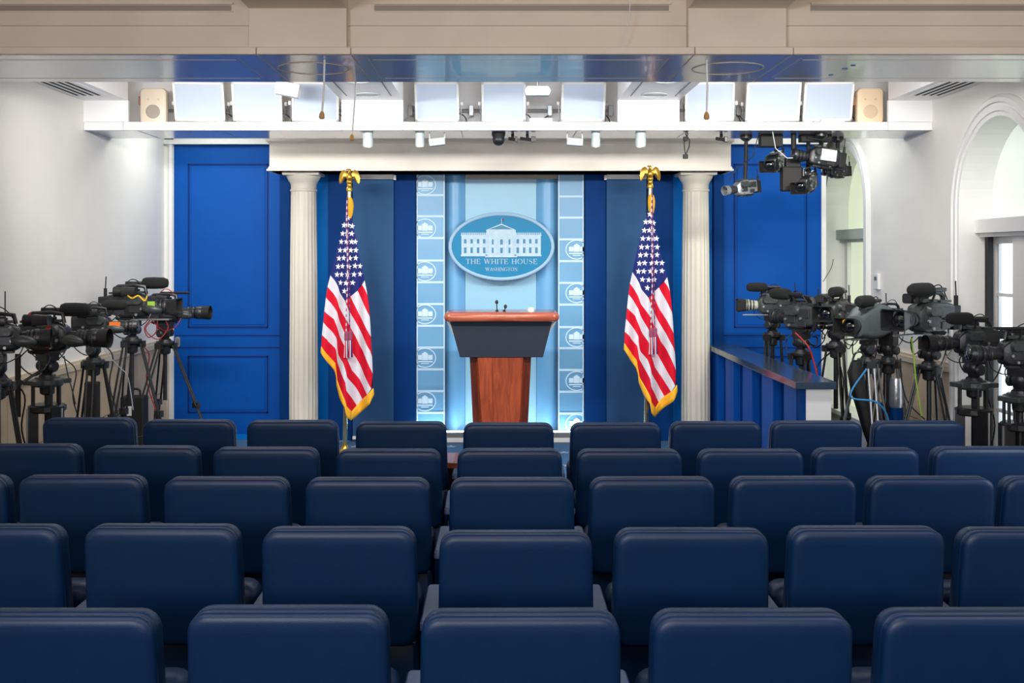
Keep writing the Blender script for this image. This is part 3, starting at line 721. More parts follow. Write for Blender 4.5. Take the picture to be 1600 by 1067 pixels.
MB().lathe([(.055, 0), (.055, -.02), (.048, -.03), (.048, -.045)], n=28).build('mount', 'black2', r, smooth=True)
MB().lathe([(.048, -.045)]+[(.05*math.cos(a), -.055-.05*math.sin(a)) for a in [i*PI/16 for i in range(9)]], n=28).build('dome', 'black', r, smooth=True)
def clamp(px, lab, L_):
    r = empty('black_clamp', lab, 'clamp', (wx(px, 8.9), 8.9, z0))
    m_ = MB(); m_.tube([(-L_, 0, -.035), (L_*.5, .0, -.045), (L_, 0, -.035)], .013, 8); m_.tube([(0, 0, -.035), (0, 0, .0)], .012, 8); m_.build('arm', 'black2', r)
    bx(L_*.5, L_*1.1, -.02, .02, -.065, -.02).build('jaw', 'black', r, bevel=.004)
clamp(801, 'small black clamp beside the dome camera', .035); clamp(824, 'longer black clamp right of the dome camera', .06); clamp(1127, 'black clamp under the shelf above the right column', .045)
r = empty('hanging_connector', 'black cable connector dangling under the shelf above right column', 'cable', (wx(1071, 8.9), 8.9, z0))
c = MB(); c.tube([(.02, 0, 0), (.01, 0, -.03), (-.012, 0, -.07), (-.005, 0, -.14), (.0, 0, -.17)], .005, 6); c.tube([(.0, 0, 0), (.035, 0, -.05), (.03, 0, -.10), (.01, 0, -.15), (.0, 0, -.17)], .005, 6); c.build('cable_loop', 'black', r)
bx(-.02, .02, -.015, .015, -.20, -.165).build('plug', 'black2', r, bevel=.003); bx(-.018, .018, -.015, .015, -.055, -.02).build('socket', 'black2', r, bevel=.003)

# pull rods with cork tips, white cable
def rod(p0, p1, D, lab, ztop):
    a = Vector((wx(p0[0], D), D, ztop)); b = Vector((wx(p1[0], D), D, wz(p1[1], D)))
    r = empty('hanging_rod', lab, 'rod', a)
    MB().tube([(0, 0, 0), tuple((b-a)*.5+Vector((.004, 0, 0))), tuple(b-a)], .005, 8).build('rod', 'trimw', r)
    d = (b-a).normalized(); MB().lathe([(.006, -.02), (.013, -.006), (.015, .012), (.008, .02)], c=b-a, axis=d, n=14).build('cork_tip', 'cork', r, smooth=True)
rod((507, 88), (503, 180), 5.55, 'left hanging white rod with cork tip in front of a light panel', 2.90)
rod((558, 120), (550, 215), 6.5, 'hanging white rod with cork tip beside the leftmost spotlight', ZL)
rod((1104, 88), (1104, 181), 5.55, 'right hanging white rod with cork tip in front of light panel', 2.90)
o = MB().tube([(wx(986, 5.3), 5.3, 3.44), (wx(984, 5.3), 5.3, wz(15, 5.3)), (wx(979, 5.35), 5.35, wz(50, 5.35)), (wx(971, 5.37), 5.37, wz(74, 5.37))], .0022, 6).build('loose_cable', 'paper'); tag(o, 'thin white loose cable hanging down the near beam face', 'cable')
th = empty('thermostat', 'small white thermostat on the right wall between the windows', 'thermostat', (XR, wz(0, 1)*0+F*XR/(1373-VX), wz(440, F*XR/(1373-VX))))
bx(-.03, 0, -.06, .06, -.07, .07).build('case', 'paper', th, bevel=.006); bx(-.032, -.028, -.03, .03, .01, .045).build('display', 'seamd', th)

# ================================================================ LECTERN
LD = 9.2
lec = empty('lectern', 'wooden lectern with charcoal tapered front standing centre stage', 'lectern', (wx(783.5, LD), LD, SZ))
kx = LD/F
def lx(p): return (p-783.5)*kx
def lz(p): return wz(p, LD)-SZ
tp = MB(); lo = []
Z1, Z0 = lz(488), lz(502.5); hh = (Z1-Z0)/2; zc = (Z1+Z0)/2
for (s, dz) in ((.03, -1), (.012, -.85), (.003, -.5), (0, 0), (.003, .5), (.012, .85), (.03, 1)):
    lo.append([(x, y, zc+hh*dz) for (x, y) in rrect(lx(694)+s, lx(873.5)-s, -.06+s, .56-s, .05)])
tp.loft(lo); tp.build('top', 'woodtop', lec, smooth=True)
bxm = MB(); yb = .02
bxm.loft([[(lx(718), .10, lz(560)), (lx(849), .10, lz(560)), (lx(849)-.02, .42, lz(560)), (lx(718)+.02, .42, lz(560))],
          [(lx(703), yb, Z0), (lx(863), yb, Z0), (lx(863)-.02, .5, Z0), (lx(703)+.02, .5, Z0)]])
bxm.build('front_box', 'lectern', lec, bevel=.003, seg=1)
for s, pts in ((-1, [(697, 503), (703, 503), (712, 526), (706, 524)]), (1, [(864, 503), (871, 503), (861, 520), (858, 522)])):
    MB().prism([(lx(a), lz(b)) for a, b in pts], 'y', .12, .16).build('side_glass_wing', 'greytr', lec)
st_ = MB()
def oct_(x0, x1, y0, y1, c, z): return [(x0+c, y0, z), (x1-c, y0, z), (x1, y0+c*.6, z), (x1, y1, z), (x0, y1, z), (x0, y0+c*.6, z)]
MB().loft([[(lx(741), .22, 0), (lx(823), .22, 0), (lx(823), .44, 0), (lx(741), .44, 0)], [(lx(733), .18, lz(560)), (lx(831), .18, lz(560)), (lx(831), .42, lz(560)), (lx(733), .42, lz(560))]]).build('stem', 'wooddk', lec)
MB().loft([[(lx(757), .15, 0), (lx(808), .15, 0), (lx(812), .22, 0), (lx(753), .22, 0)], [(lx(746), .11, lz(560)), (lx(818), .11, lz(560)), (lx(824), .20, lz(560)), (lx(740), .20, lz(560))]]).build('front_panel', 'wood', lec, bevel=.002, seg=1)
MB().box(lx(733), lx(831), .08, .5, 0, .06).build('plinth', 'wooddk', lec, bevel=.004)
MB().lathe([(.009, 0), (.009, -.006), (.003, -.008)], c=(lx(783), yb+.012, lz(509)), axis=(0, 1, 0), n=14).build('round_stud', 'black', lec)
def gmic(p0, p1, lab):
    r = empty('gooseneck_microphone', lab, 'microphone', (wx(p0, LD), LD+.2, SZ+Z1))
    t = Vector(((p1[0]-p0)*kx, -.03, wz(p1[1], LD+.2)-(SZ+Z1)))
    MB().tube([(0, 0, 0), tuple(t*.5+Vector((0, .01, 0))), tuple(t)], .0045, 8).build('neck', 'black2', r)
    MB().lathe([(.006, -.008), (.013, -.004), (.014, .012), (.010, .022), (.003, .026)], c=t, axis=(0, -.3, 1), n=14).build('capsule', 'black', r, smooth=True)
    MB().lathe([(.014, 0), (.014, .006), (.007, .01)], n=14).build('base', 'black2', r)
gmic(776.5, (776, 473), 'taller black gooseneck microphone on the lectern top')
gmic(788, (790, 480), 'shorter black gooseneck microphone on the lectern top')
o = MB().lathe([(.028, 0), (.03, .015), (.024, .03), (.008, .036)], c=(0, 0, 0), n=24).build('round_cap', 'paper', smooth=True, loc=(wx(829.5, LD+.15), LD+.15, SZ+Z1)); tag(o, 'small white round lid lying on the lectern top, right side', 'lid')

# ================================================================ FLAGS
def flag(dx, dy, lab, group):
    D = 9.82; k = D/F; ax, ay = 547.0, 0
    root = empty('flag_on_pole', lab, 'flag', (wx(541+dx, D), D, SZ), group=group)
    ox = root.location.x
    def mid(p): return (490+p[0]/7.11, 390+p[1]/7.11)
    def low(p): return (490+p[0]/7.11, 530+p[1]/7.11)
    def top(p): return (490+p[0]/7.11, 250+p[1]/7.11)
    Lx = [top(p) for p in ((372, 600), (330, 740), (290, 880), (250, 1040))]+[mid(p) for p in ((225, 150), (194, 285), (165, 410), (148, 530), (132, 680), (120, 800), (106, 940), (99, 1040))]+[low(p) for p in ((100, 70),)]
    Rx = [top(p) for p in ((430, 600), (440, 740), (480, 880), (500, 1040))]+[mid(p) for p in ((535, 170), (575, 340), (605, 490), (630, 690), (650, 980))]+[low(p) for p in ((658, 190), (668, 370), (678, 530))]
    def edge(E, y):
        if y <= E[0][1]: return E[0][0]
        for (a, b) in zip(E[:-1], E[1:]):
            if y <= b[1]: return a[0]+(b[0]-a[0])*(y-a[1])/max(1e-6, b[1]-a[1])
        return E[-1][0]
    # silhouette fold line: left hem below the lower-left corner
    H_ = [low(p) for p in ((100, 70), (190, 200), (245, 265), (265, 400), (272, 450), (330, 560), (375, 650), (390, 720), (437, 785))]
    def W(p, back=False):
        x, y = p; t = max(0, min(1, (y-330)/310)); u = (x-545)/40.0
        am = .006+.055*t
        ph = u*(3.1-1.2*t)*PI
        d = -am*math.cos(ph+.6)-.05*t-.03*math.cos(max(-1, min(1, u))*PI/2)*(.5+t)
        if back: d = .05+.05*t-d*.15
        return Vector((wx(x+dx, D)-ox, d, wz(y+dy, D)-SZ))
    def rs(pl, n):
        ds = [0]
        for a, b in zip(pl[:-1], pl[1:]): ds.append(ds[-1]+math.hypot(b[0]-a[0], b[1]-a[1]))
        out = []
        for i in range(n+1):
            t = ds[-1]*i/n
            for j in range(len(ds)-1):
                if t <= ds[j+1]+1e-9:
                    f = (t-ds[j])/max(1e-9, ds[j+1]-ds[j]); out.append((pl[j][0]+(pl[j+1][0]-pl[j][0])*f, pl[j][1]+(pl[j+1][1]-pl[j][1])*f)); break
        return out
    cl = MB()
    def strip(A, B, key, n=40, m_=5, mb=cl, back=False):
        mb.m(key); a, b = rs(A, n), rs(B, n); base = len(mb.v)
        for i in range(n+1):
            for j in range(m_+1):
                t = j/m_; mb.v.append(W((a[i][0]*(1-t)+b[i][0]*t, a[i][1]*(1-t)+b[i][1]*t), back))
        for i in range(n):
            for j in range(m_):
                q_ = [base+i*(m_+1)+j, base+(i+1)*(m_+1)+j, base+(i+1)*(m_+1)+j+1, base+i*(m_+1)+j+1]
                mb.face(q_)
    # isolines
    B0L = [mid(p) for p in ((194, 285), (240, 345), (275, 410), (295, 475), (365, 567))]
    B0 = B0L+[mid(p) for p in ((400, 665), (480, 820), (560, 960))]+[low(p) for p in ((600, 50), (640, 120), (660, 190))]
    B1 = [mid(p) for p in ((165, 410), (220, 480), (262, 550), (290, 640), (380, 770), (440, 900), (515, 1060))]+[low(p) for p in ((560, 130), (610, 240), (668, 370))]
    B2 = [mid(p) for p in ((148, 530), (200, 590), (262, 690), (290, 780), (365, 920))]+[low(p) for p in ((400, 30), (445, 150), (520, 280), (580, 400), (655, 535))]
    B3 = [mid(p) for p in ((131, 680), (228, 770), (268, 870), (300, 960), (365, 1060))]+[low(p) for p in ((390, 200), (440, 340), (520, 450), (610, 604))]
    B4 = [mid(p) for p in ((120, 800), (215, 915), (262, 990))]+[low(p) for p in ((268, 85), (280, 165), (350, 250), (378, 330), (392, 405), (470, 520), (548, 662))]
    B5 = [mid(p) for p in ((105, 940), (170, 1000))]+[low(p) for p in ((160, 5), (252, 110), (270, 250), (330, 370), (375, 460), (388, 550), (440, 640), (485, 730))]
    B6 = [low(p) for p in ((100, 70), (190, 200), (245, 265), (265, 400), (272, 450), (330, 560), (375, 650), (390, 720), (437, 785))]
    strip(B0, B1, 'fwhite'); strip(B1, B2, 'fred'); strip(B2, B3, 'fwhite'); strip(B3, B4, 'fred'); strip(B4, B5, 'fwhite'); strip(B5, B6, 'fred')
    # right part above B0
    R0L = [mid(p) for p in ((365, 567), (400, 665), (480, 820), (560, 960))]+[low(p) for p in ((600, 50), (640, 120), (660, 190))]
    C1 = [mid(p) for p in ((418, 518), (450, 595), (500, 700), (560, 800), (645, 960))]
    C2 = [mid(p) for p in ((490, 455), (560, 590), (632, 740))]
    C3 = [mid(p) for p in ((545, 390), (580, 440), (606, 500))]
    C4 = [mid(p) for p in ((575, 340), (590, 410), (606, 498))]
    strip(C1+[mid((652, 1060)), low((660, 188))], R0L, 'fred'); strip(C2+[mid((640, 850)), mid((646, 958))], C1, 'fwhite'); strip(C3+[mid((620, 600)), mid((632, 738))], C2, 'fred'); strip(C4, C3, 'fwhite', 20, 3)
    # canton
    n = 50; CL = []; CR = []
    yb_ = mid((365, 567))[1]
    left = Lx[:5]+B0L; right = Rx[:6]+[mid((490, 455)), mid((418, 518)), mid((366, 567))]
    cl.m('fblue'); base = len(cl.v); m_ = 14; y0 = Lx[0][1]
    for i in range(n+1):
        y = y0+(yb_-y0)*i/n; xa, xb = edge(left, y), edge(right, y)
        for j in range(m_+1): cl.v.append(W((xa+(xb-xa)*j/m_, y)))
    for i in range(n):
        for j in range(m_): cl.face([base+i*(m_+1)+j, base+(i+1)*(m_+1)+j, base+(i+1)*(m_+1)+j+1, base+i*(m_+1)+j+1])
    o = cl.build('cloth', None, root, smooth=True)
    # back layer of the folded cloth
    bk = MB(); bk.m('fred'); n = 40
    H2 = [low(p) for p in ((437, 785), (485, 730), (548, 662), (610, 604), (660, 530))]
    full_L = Lx+B6[1:]; full_R = Rx+[low((655, 545)), low((548, 662)), low((438, 785))]
    base = len(bk.v); y1_ = low((437, 780))[1]
    for i in range(n+1):
        y = y0+(y1_-y0)*i/n; xa, xb = edge(full_L, y)+1.2, edge(full_R, y)-1.2
        if xb < xa: xb = xa+.3
        for j in range(9):
            v = W((xa+(xb-xa)*j/8, y), True)
            if j in (0, 8): v = W((xa+(xb-xa)*j/8, y))+Vector((0, .015, 0))
            bk.v.append(v)
    for i in range(n):
        bk.m('fblue' if i < 16 else ('fred' if (i//3) % 2 else 'fwhite'))
        for j in range(8): bk.face([base+i*9+j, base+(i+1)*9+j, base+(i+1)*9+j+1, base+i*9+j+1])
    bk.build('rear_fold', None, root, smooth=True)
    # fringe
    fr = MB()
    outer = [low(p) for p in ((94, 140), (165, 250), (240, 355), (262, 430), (265, 510), (310, 640), (370, 730), (390, 830), (430, 882))]
    strip(B6, outer, 'fringe', 40, 3, fr)
    strip([low(p) for p in ((437, 785), (485, 730), (548, 662), (610, 604), (675, 530))], [low(p) for p in ((430, 882), (480, 850), (560, 775), (640, 700), (683, 600))], 'fringe', 40, 3, fr)
    f = fr.build('gold_fringe', None, root, smooth=True)
    md = f.modifiers.new('s', 'SOLIDIFY'); md.thickness = .008; md.offset = 0
    # stars
    stars = [top(p) for p in ((388, 640), (343, 725), (388, 722), (432, 735), (328, 818), (380, 818), (428, 818), (312, 908), (372, 908), (427, 908), (466, 908), (298, 1002), (357, 1002), (420, 1002), (473, 1002))]
    stars += [mid(p) for p in ((286, 97), (343, 92), (411, 95), (471, 93), (276, 188), (329, 183), (401, 188), (464, 180), (522, 182), (264, 277), (319, 275), (388, 275), (453, 275), (522, 270), (306, 366), (370, 370), (440, 366), (354, 458))]
    for (cx, cy) in stars:
        R_ = 5.0; sm = MB(); b = 0
        for i in range(10):
            a = -PI/2+.12+i*PI/5; rr = R_ if i % 2 == 0 else R_*.4
            sm.v.append(W((cx+rr*.9*math.cos(a), cy+rr*math.sin(a)))+Vector((0, -.004, 0)))
        sm.v.append(W((cx, cy))+Vector((0, -.004, 0)))
        for i in range(10): sm.face([b+i, b+(i+1) % 10, b+10])
        sm.build('star', 'star', o)
    # gold collar at the head of the cloth
    g_ = MB(); P0 = W(top((405, 430))); P1 = W(top((425, 650)))
    g_.lathe([(.006, 0), (.020, .03), (.030, .08), (.034, .12), (.030, .155), (.022, .18), (.012, .19)], c=W(top((412, 650))), axis=(-.03, 0, 1), n=16)
    g_.build('gold_sleeve', 'fringe', root, smooth=True)
    # twisted cord and tassels
    cd_ = MB()
    def cord(pts, key1, key2):
        pts = rs(pts, 46)
        for i in range(46):
            a, b = W(pts[i]), W(pts[i+1]); a.y = b.y = -.13
            cd_.m(key1 if i % 2 else key2); cd_.tube([tuple(a), tuple(b)], .0048, 6)
    cord([top((396, 425)), top((390, 560)), top((388, 700)), mid((398, 60)), mid((398, 400)), mid((385, 700)), mid((385, 900))], 'fwhite', 'cordr')
    cord([top((400, 425)), top((400, 560)), top((402, 700)), mid((410, 60)), mid((420, 400)), mid((420, 700)), mid((425, 890))], 'cordr', 'fblue')
    cd_.build('twisted_cord', None, root)
    for (tx_, ty) in ((388, 890), (428, 885)):
        p = W(mid((tx_, ty))); p.y = -.125
        t_ = MB(); t_.m('cordr'); t_.lathe([(.008, 0), (.02, -.02), (.02, -.08), (.014, -.09)], c=p, n=12)
        for i in range(9):
            a = 2*PI*i/9; t_.m('fwhite' if i % 2 else 'fblue' if i % 3 else 'fred')
            t_.tube([p+Vector((.012*math.cos(a), .012*math.sin(a), -.085)), p+Vector((.02*math.cos(a), .02*math.sin(a), -.24))], .005, 5)
        t_.build('tassel', None, root)
    # pole, base, finial
    cx = wx(top((398, 0))[0]+dx, D)-ox; z_t = wz(250+345/7.11+dy, D)-SZ
    pxb = 0.0
    MB().tube([(wx(538.8+dx, D)-ox, .0, .05), (cx, 0.0, z_t)], .0195, 16).build('pole', 'brass', root, smooth=True)
    MB().lathe([(.14, 0), (.145, .008), (.14, .02), (.12, .026), (.10, .03), (.05, .045), (.03, .07), (.022, .10), (.024, .11)], c=(wx(538.8+dx, D)-ox, 0, 0), n=40).build('base', 'gold', root, smooth=True)
    fz = z_t; kk = k/7.11
    fin = MB(); fin.lathe([(.02, -.005), (.03, 0), (.033, .02), (.028, .04), (.022, .05), (.026, .06), (.022, .075), (.03, .09), (.031, .105), (.024, .115)], c=(cx, 0, fz), n=20)
    f_ = fin.build('finial_base', 'gold', root, smooth=True)
    body = MB(); body.lathe([(.012, .10), (.027, .12), (.034, .145), (.031, .17), (.022, .19), (.015, .205), (.016, .22), (.014, .232), (.006, .24)], c=(cx, 0, fz), n=18)
    body.tube([(cx, 0, fz+.205), (cx-.006, -.005, fz+.228), (cx-.02, -.01, fz+.236), (cx-.032, -.012, fz+.225)], .013, 8, r1=.004)
    body.build('eagle_body', 'gold', f_, smooth=True)
    for s in (-1, 1):
        wg = [(s*.018, .185), (s*.035, .215), (s*.055, .228), (s*.078, .215), (s*.095, .185), (s*.104, .14), (s*.103, .10), (s*.092, .075), (s*.083, .095), (s*.076, .085), (s*.068, .115), (s*.058, .11), (s*.05, .135), (s*.035, .14), (s*.02, .15)]
        wm = MB(); cc = (s*.055, .165)
        A = [(cx+x, 0.02*abs(x)*8-.012, fz+z) for x, z in wg]; B = [(cx+x, 0.02*abs(x)*8+.012, fz+z) for x, z in wg]
        b = len(wm.v); N = len(A)
        wm.v += [Vector(p) for p in A]+[Vector(p) for p in B]+[Vector((cx+cc[0], -.022, fz+cc[1])), Vector((cx+cc[0], .03, fz+cc[1]))]
        for i in range(N):
            j = (i+1) % N; wm.face([b+i, b+j, b+N+j, b+N+i]); wm.face([b+i, b+j, b+2*N]); wm.face([b+N+i, b+N+j, b+2*N+1])
        wm.build('eagle_wing', 'gold', f_, smooth=True)
    f_.scale = (.90, .95, .84); f_.location = (cx*(1-.90), 0, fz*(1-.84))
flag(0, 0, 'striped national flag with gold fringe on the left pole, beside left column', 'flags on eagle topped poles')
flag(470, -5, 'striped national flag with gold fringe on the right pole, beside right column', 'flags on eagle topped poles')

# ================================================================ RAIL with granite top
rail = empty('half_wall_counter', 'blue slatted half wall with dark granite top right of the stage', 'counter', (2.14, 7.35, 0))
ox, oy = 2.14, 7.35
def RL(x0, x1, y0, y1, z0, z1): return bx(x0-ox, x1-ox, y0-oy, y1-oy, z0, z1)
RL(1.995, 2.27, 7.30, 10.45, 1.005, 1.055).build('granite_top', 'granite', rail, bevel=.004)
RL(2.10, 2.24, 7.40, 10.40, 0, 1.005).build('wall_core', 'bluedk', rail)  # darker blue puts the shade between the battens into the colour
RL(2.075, 2.245, 7.34, 7.40, 0, 1.005).build('white_end_panel', 'paper', rail, bevel=.002, seg=1)
RL(2.035, 2.075, 7.35, 7.40, 0, 1.005).build('corner_post', 'bluedk', rail)
for (a_, b_) in ((7.44, 7.76), (8.07, 8.41), (8.74, 9.07), (9.43, 9.76), (10.1, 10.4)):
    RL(2.035, 2.10, a_, b_, .0, 1.0).build('batten', 'blue', rail, bevel=.004, seg=1)

# ================================================================ CHAIRS
chair = empty('theatre_chair', 'x', 'chair')
def back_loops():
    W2 = .2565; z0, z1 = .565, .968; lo = []
    def L(ins, y, bul=0, n=6):
        pts = rrect(-W2+ins, W2-ins, z0+ins*.6, z1-ins, max(.012, .052-ins*.6), n)
        out = []
        for (x, z) in pts:
            t = (z-z0)/(z1-z0)
            wd = 1.0+.035*(1-t)
            yy_ = y+(.968-z)*.13     # top leans towards the rear
            out.append((x*wd, yy_, z))
        return out
    prof = [(.05, .000), (.024, .001), (.012, .004), (.004, .010), (.0, .018), (.0, .030), (.002, .033), (.0075, .036), (.0075, .039), (.002, .042), (0, .046), (0, .080), (.004, .098), (.014, .112), (.03, .118)]
    return [L(a, b) for a, b in prof]
MB().loft(back_loops()).build('back_cushion', 'seat', chair, smooth=True)
lp = []
for (ins, y) in ((.012, .052), (.0, .060), (.0, .095), (.008, .105)):
    lp.append([(x, y+(.968-z)*.13, z) for (x, z) in rrect(-.262+ins, .262-ins, .22+ins, .560-ins*.3, .02, 3)])
MB().loft(lp).build('back_skirt', 'seat', chair, smooth=True)
# tip-up seat folded against the back
lp = []
for (ins, y) in ((.035, .0), (.012, .006), (.0, .025), (0, .115), (.012, .135), (.035, .142)):
    lp.append([(x, y+.225+(z-.4)*.14, z) for (x, z) in rrect(-.262+ins, .262-ins, .30+ins, .700-ins, .05, 4)])
MB().loft(lp).build('seat_cushion', 'seat', chair, smooth=True)
stn = MB(); stn.box(-.22, .22, .10, .16, .02, .22); stn.box(-.25, .25, .06, .34, 0, .02); stn.build('pedestal', 'frame', chair, bevel=.004, seg=1)
def arm_mb(s):
    a = MB(); x = s*.291; lo = []
    for (ins, z) in ((.008, .640), (0, .648), (0, .672), (.006, .680)):
        lo.append([(xx, yy_, z) for (xx, yy_) in rrect(x-.031+ins, x+.031-ins, .0+ins, .42-ins, .012, 3)])
    a.loft(lo); return a
def post_mb(s): return bx(s*.289-.016, s*.289+.016, .12, .30, 0, .640)
chair_l = chair
def place(x, y, lab, arms, first=[True]):
    if first[0]: c = chair; first[0] = False
    else: c = copytree(chair)
    for ch in list(c.children):
        if ch.name.startswith('arm'): pass
    c.location = (x, y, 0); c.rotation_euler = (0, 0, random.uniform(-.008, .008)); c['label'] = lab
    return c
armm = {s: (arm_mb(s).build('armrest', 'arm', bevel=0, smooth=True), post_mb(s).build('arm_post', 'frame')) for s in (-1, 1)}
ORD = ['first', 'second', 'third', 'fourth', 'fifth', 'sixth', 'seventh', 'eighth', 'ninth', 'tenth']
ROWS = [
 (6.185, [135, 292.5, 455, 626, 794.5, 963, 1120, 1278, 1439], [655, 658, 659, 661, 663, 663, 661, 660, 660], 'front row nearest the stage'),
 (5.335, [38, 225, 413, 606, 796.5, 984.5, 1175.5, 1357.5, 1545], [697, 700, 702, 705, 704, 705, 705, 703, 701], 'second row from the stage'),
 (4.485, [-92, 123, 350.5, 573, 800, 1021, 1243.5, 1460.5, 1672], [747, 747, 750, 751, 751, 750, 749, 749, 749], 'middle row'),
 (3.636, [-31, 248, 527.5, 806.5, 1083.5, 1360, 1630], [827, 826, 831, 837, 833, 830, 832], 'second row from the camera'),
 (2.786, [79, 446, 814, 1180, 1543], [966, 961, 966, 966, 965], 'nearest row at the bottom of the photo'),
]
tmpl = list(chair.children)
used = False
for (Dr, xs, tops, rn) in ROWS:
    for i, (px, ty) in enumerate(zip(xs, tops)):
        x = wx(px, Dr); nn = len(xs)
        vis = ORD[i]; mid_ = (abs(px-800) < 20)
        lab = ('navy padded theatre chair, %s from left, %s' % (vis, rn)) if not mid_ else ('navy padded theatre chair in centre column, %s' % rn)
        c = chair if not used else copytree(chair)
        if not used:
            pass
        used = True
        zt = wz(ty, Dr); dz = zt-.968
        c.location = (x, Dr, max(-.02, min(.02, dz))*0+0); c.rotation_euler = (0, 0, random.uniform(-.01, .01)); c['label'] = lab; c['group'] = 'navy chairs in rows'
        c.scale = (1, 1, max(.97, min(1.02, zt/.968)))
        c['__x'] = px
# arms: copied onto each chair on its outer side, both sides for the centre chair
for c in [o for o in col.objects if o.name.startswith('theatre_chair')]:
    px = c['__x']; del c['__x']
    sides = (-1, 1) if 750 < px < 830 else ((-1,) if px < 750 else (1,))
    for s in sides:
        for a in armm[s]:
            n_ = a.copy(); col.objects.link(n_); n_.parent = c
for s in (-1, 1):
    for a in armm[s]: bpy.data.objects.remove(a)
# reddish wooden tablet by the centre chair
tb = empty('wooden_side_tablet', 'reddish wooden tablet beside the centre chair of the front row', 'tablet', (wx(706, 6.45), 6.55, 0))
bx(-.045, .045, -.20, .12, .66, .695).build('tablet_top', 'woodtop', tb, bevel=.004); bx(-.02, .02, -.02, .02, 0, .66).build('tablet_post', 'wooddk', tb)

# ================================================================ TRIPODS
def tripod(px, D, ymount, lab, rot=0.0, spread=.34, tall=True, silver=False, wrap=None, hscale=1.0, handle=True, closed=False):
    x = wx(px, D); zm = wz(ymount, D); base = SZ if D > 8.0 else 0
    r = empty('camera_tripod', lab, 'tripod', (x, D, base), rot)
    H = zm-base; hd = .17*hscale; crown = H-hd
    key = 'grey' if silver else 'black'
    tube_key = 'lgrey' if silver else 'black'
    hm = MB(); hm.lathe([(.05, 0), (.055, .01), (.05, .03), (.034, .04), (.04, .055), (.052, .07), (.052, .11), (.045, .125)], c=(0, 0, crown), n=20)
    hm.box(-.045, .045, -.06, .06, crown+.12, H-.012)
    h = hm.build('fluid_head', 'black', r, smooth=True)
    bx(-.04, .04, -.075, .075, H-.014, H).build('quick_release_plate', 'grey', h, bevel=.003)
    for s in (-1, 1): MB().lathe([(.034, 0), (.036, .02), (.026, .03)], c=(0, s*.052, crown+.085), axis=(0, s, 0), n=18).build('tilt_drum', 'grey', h, smooth=True)
    if handle:
        ph = MB(); ph.m('black'); ph.tube([(-.03, -.05, crown+.09), (-.16, -.10, crown+.05), (-.36, -.16, crown-.02)], .009, 8)
        ph.m('foam'); ph.tube([(-.27, -.13, crown+.015), (-.42, -.18, crown-.045)], .016, 8)
        ph.build('pan_handle', None, r)
    MB().lathe([(.03, -.10), (.045, -.09), (.05, -.03), (.075, -.02), (.08, 0), (.075, .015)], c=(0, 0, crown), n=20).build('bowl', key, r, smooth=True)
    MB().tube([(0, 0, crown-.08), (0, 0, max(.25, crown-.5))], .018, 10).build('centre_column', 'black', r)
    if closed:
        cr = MB(); cr.box(-.13, .13, -.07, .07, crown-.03, crown+.0); cr.lathe([(.09, -.045), (.10, -.03), (.10, .0), (.08, .008)], c=(0, 0, crown), n=20); cr.build('crown_plate', 'blackg', r, bevel=.004)
        cl_ = MB(); cl_.lathe([(.10, -.04), (.115, -.03), (.115, .0), (.10, .01)], c=(0, 0, crown-.17), n=18); cl_.build('collar', 'black', r)
        for i in range(3):
            a = 2*PI*i/3+.5; d = Vector((math.cos(a), math.sin(a), 0)); tt = Vector((-d.y, d.x, 0))
            lg = MB(); lg.m('black'); T0 = d*.085; F0 = d*(.085+.10)
            for s_ in (-1, 1): lg.tube([tuple(T0+tt*s_*.03+Vector((0, 0, crown-.03))), tuple(T0+tt*s_*.03+Vector((0, 0, crown-.19)))], .011, 8)
            Tm = Matrix.Rotation(a, 4, 'Z'); lg.box(.055, .115, -.045, .045, crown-.62, crown-.17, T=Tm)
            lg.m('lgrey'); lg.tube([tuple(d*.118+tt*.025+Vector((0, 0, crown-.18))), tuple(d*.118+tt*.025+Vector((0, 0, crown-.6)))], .007, 6)
            lg.m('blackg'); lg.box(.05, .125, -.05, .05, crown-.68, crown-.60, T=Tm)
            lg.m('black'); lg.tube([tuple(T0+Vector((0, 0, crown-.6))), (F0.x, F0.y, .012)], .02, 8)
            L_ = lg.build('leg', None, r)
            MB().lathe([(.028, 0), (.03, .012), (.02, .03)], c=(F0.x, F0.y, .0), n=12).build('rubber_foot', 'black2', L_)
        return r, Vector((x, D, zm))
    for i in range(3):
        a = 2*PI*i/3+.5; d = Vector((math.cos(a), math.sin(a), 0)); t = Vector((-d.y, d.x, 0))
        T0 = Vector((0, 0, crown-.02))+d*.07; F0 = d*spread; F0.z = .012
        mid_ = T0.lerp(F0, .52)
        lg = MB(); lg.m(tube_key)
        for s in (-1, 1): lg.tube([tuple(T0+t*s*.022), tuple(mid_+t*s*.022)], .0085, 8)
        lg.m(key); lg.box(-.032, .032, -.02, .02, -.025, .025, T=Matrix.Translation(mid_))
        lg.box(-.034, .034, -.02, .02, -.03, .02, T=Matrix.Translation(T0))
        lg.m(tube_key); lg.tube([tuple(mid_), tuple(F0)], .0125, 8)
        for s in (-1, 1): lg.tube([tuple(mid_+t*s*.02+Vector((0, 0, -.0))), tuple(mid_.lerp(F0, .55)+t*s*.02)], .006, 6)
        L_ = lg.build('leg', None, r)
        MB().lathe([(.022, 0), (.024, .012), (.015, .03)], c=(F0.x, F0.y, .0), n=12).build('rubber_foot', 'black2', L_)
    sp = MB()
    for i in range(3):
        a = 2*PI*i/3+.5; d = Vector((math.cos(a), math.sin(a), 0)); e_ = (Vector((0, 0, crown-.02))+d*.07).lerp(d*spread, .66)
        sp.tube([(0, 0, e_.z-.03), tuple(e_)], .006, 6)
    sp.lathe([(.02, -.02), (.02, .02)], c=(0, 0, e_.z-.03), n=10)
    sp.build('spreader', 'black2', r)
